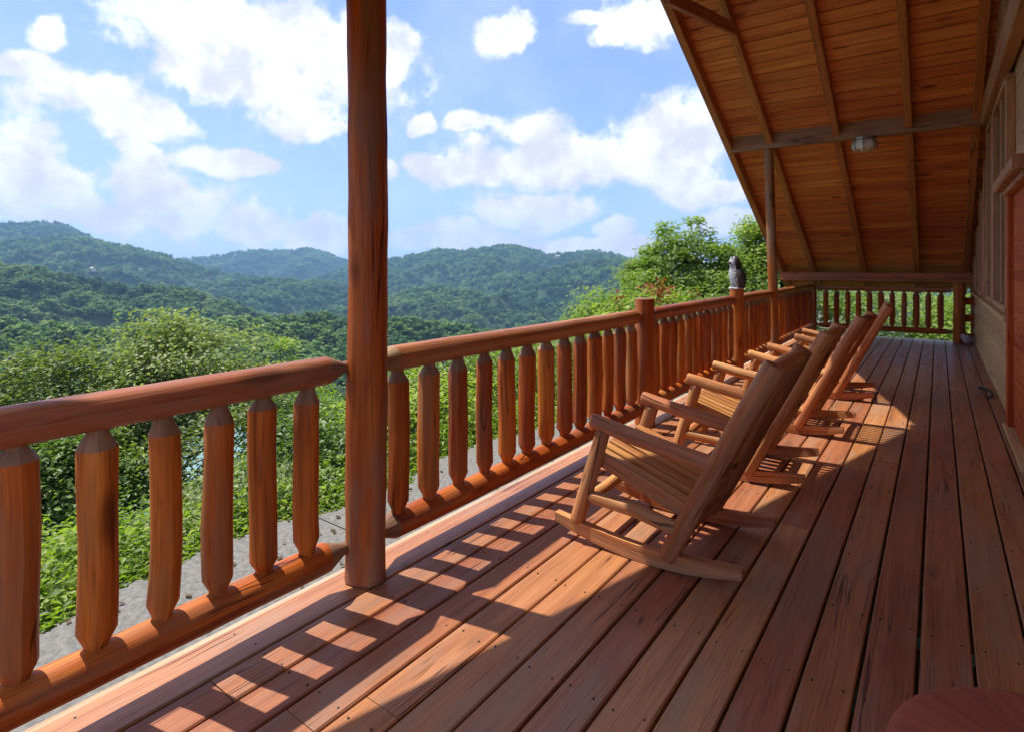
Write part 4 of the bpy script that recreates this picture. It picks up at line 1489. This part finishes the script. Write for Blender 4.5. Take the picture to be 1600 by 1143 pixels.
for o in src:
    oi = N_.new('GeometryNodeObjectInfo')
    oi.transform_space = 'ORIGINAL'
    oi.inputs['Object'].default_value = o
    oi.inputs['As Instance'].default_value = True
    ng.links.new(oi.outputs['Geometry'], join.inputs[0])
iop = N_.new('GeometryNodeInstanceOnPoints')
iop.inputs['Pick Instance'].default_value = True


def named(nm, typ):
    n = N_.new('GeometryNodeInputNamedAttribute')
    n.data_type = typ
    n.inputs['Name'].default_value = nm
    return n.outputs['Attribute']


cx = N_.new('ShaderNodeCombineXYZ')
ng.links.new(named('crown_turn', 'FLOAT'), cx.inputs[2])
e2r = N_.new('FunctionNodeEulerToRotation')
ng.links.new(cx.outputs[0], e2r.inputs[0])
ng.links.new(gi.outputs[0], iop.inputs['Points'])
ng.links.new(join.outputs[0], iop.inputs['Instance'])
ng.links.new(named('crown_kind', 'INT'), iop.inputs['Instance Index'])
ng.links.new(e2r.outputs[0], iop.inputs['Rotation'])
ng.links.new(named('crown_size', 'FLOAT'), iop.inputs['Scale'])
ng.links.new(iop.outputs[0], go.inputs[0])
mod = forest.modifiers.new('crowns', 'NODES')
mod.node_group = ng

# a few pale houses far off on the ridges
for k, (u, v, d, lab) in enumerate(((145, 421, 1500, 'tiny pale house far off on the left mountain side'), (221, 423, 1500, 'tiny pale house on the left mountain, nearer its foot'),
                                    (871, 401, 1480, 'tiny pale house near the crest of the right mountain'))):
    phi = math.atan((u - 800) / 900)
    rr_ = np.linspace(700, 2300, 800)
    zz = ground(np.full(800, phi), rr_) + 6
    ang = (zz - EYE) / (rr_ * math.cos(phi))
    hit = np.argmax(ang > (414 - v) / 900)
    R = rr_[hit]
    p = at_depth(u, v, R * math.cos(phi))
    h = thing('far_house', lab, 'house', (p.x, p.y, zz[hit] - 6), 0.4 * k, 'pale houses far off on the mountains')
    mb = MB()
    mb.board((-6, 0, 4.5), (6, 0, 4.5), 6, 6, bev=0.05)
    mb.build('wall', [M['housewall']] * 2, h, smooth=False)
    mb = MB()
    for s in (-1, 1):
        mb.board((-6.5, s * 1.75, 8.45), (6.5, s * 1.75, 8.45), 4.2, 0.3, up=(0, s * 0.6, 1), bev=0.05)
    mb.build('roof', [M['stone']] * 2, h, smooth=False)

# ------------------------------------------------------------------ haze
hm = bpy.data.materials.new('haze')
hm.use_nodes = True
hn = hm.node_tree.nodes
hn.clear()
ho = hn.new('ShaderNodeOutputMaterial')
pv = hn.new('ShaderNodeVolumePrincipled')
pv.inputs['Color'].default_value = (0.36, 0.66, 1.0, 1)
pv.inputs['Density'].default_value = 0.00023
pv.inputs['Anisotropy'].default_value = 0.1
hm.node_tree.links.new(pv.outputs[0], ho.inputs['Volume'])
mb = MB()
X0, Z0, Z1 = 3400, -190, 260
mb.v = [(-X0, -X0, Z0), (X0, -X0, Z0), (X0, X0, Z0), (-X0, X0, Z0), (-X0, -X0, Z1), (X0, -X0, Z1), (X0, X0, Z1), (-X0, X0, Z1)]
for f in ((3, 2, 1, 0), (4, 5, 6, 7), (0, 1, 5, 4), (1, 2, 6, 5), (2, 3, 7, 6), (3, 0, 4, 7)):
    mb.face(f, [(0, 0)] * 4)
hz_o = mb.build('haze', [hm], smooth=False)
hz_o['kind'] = 'stuff'
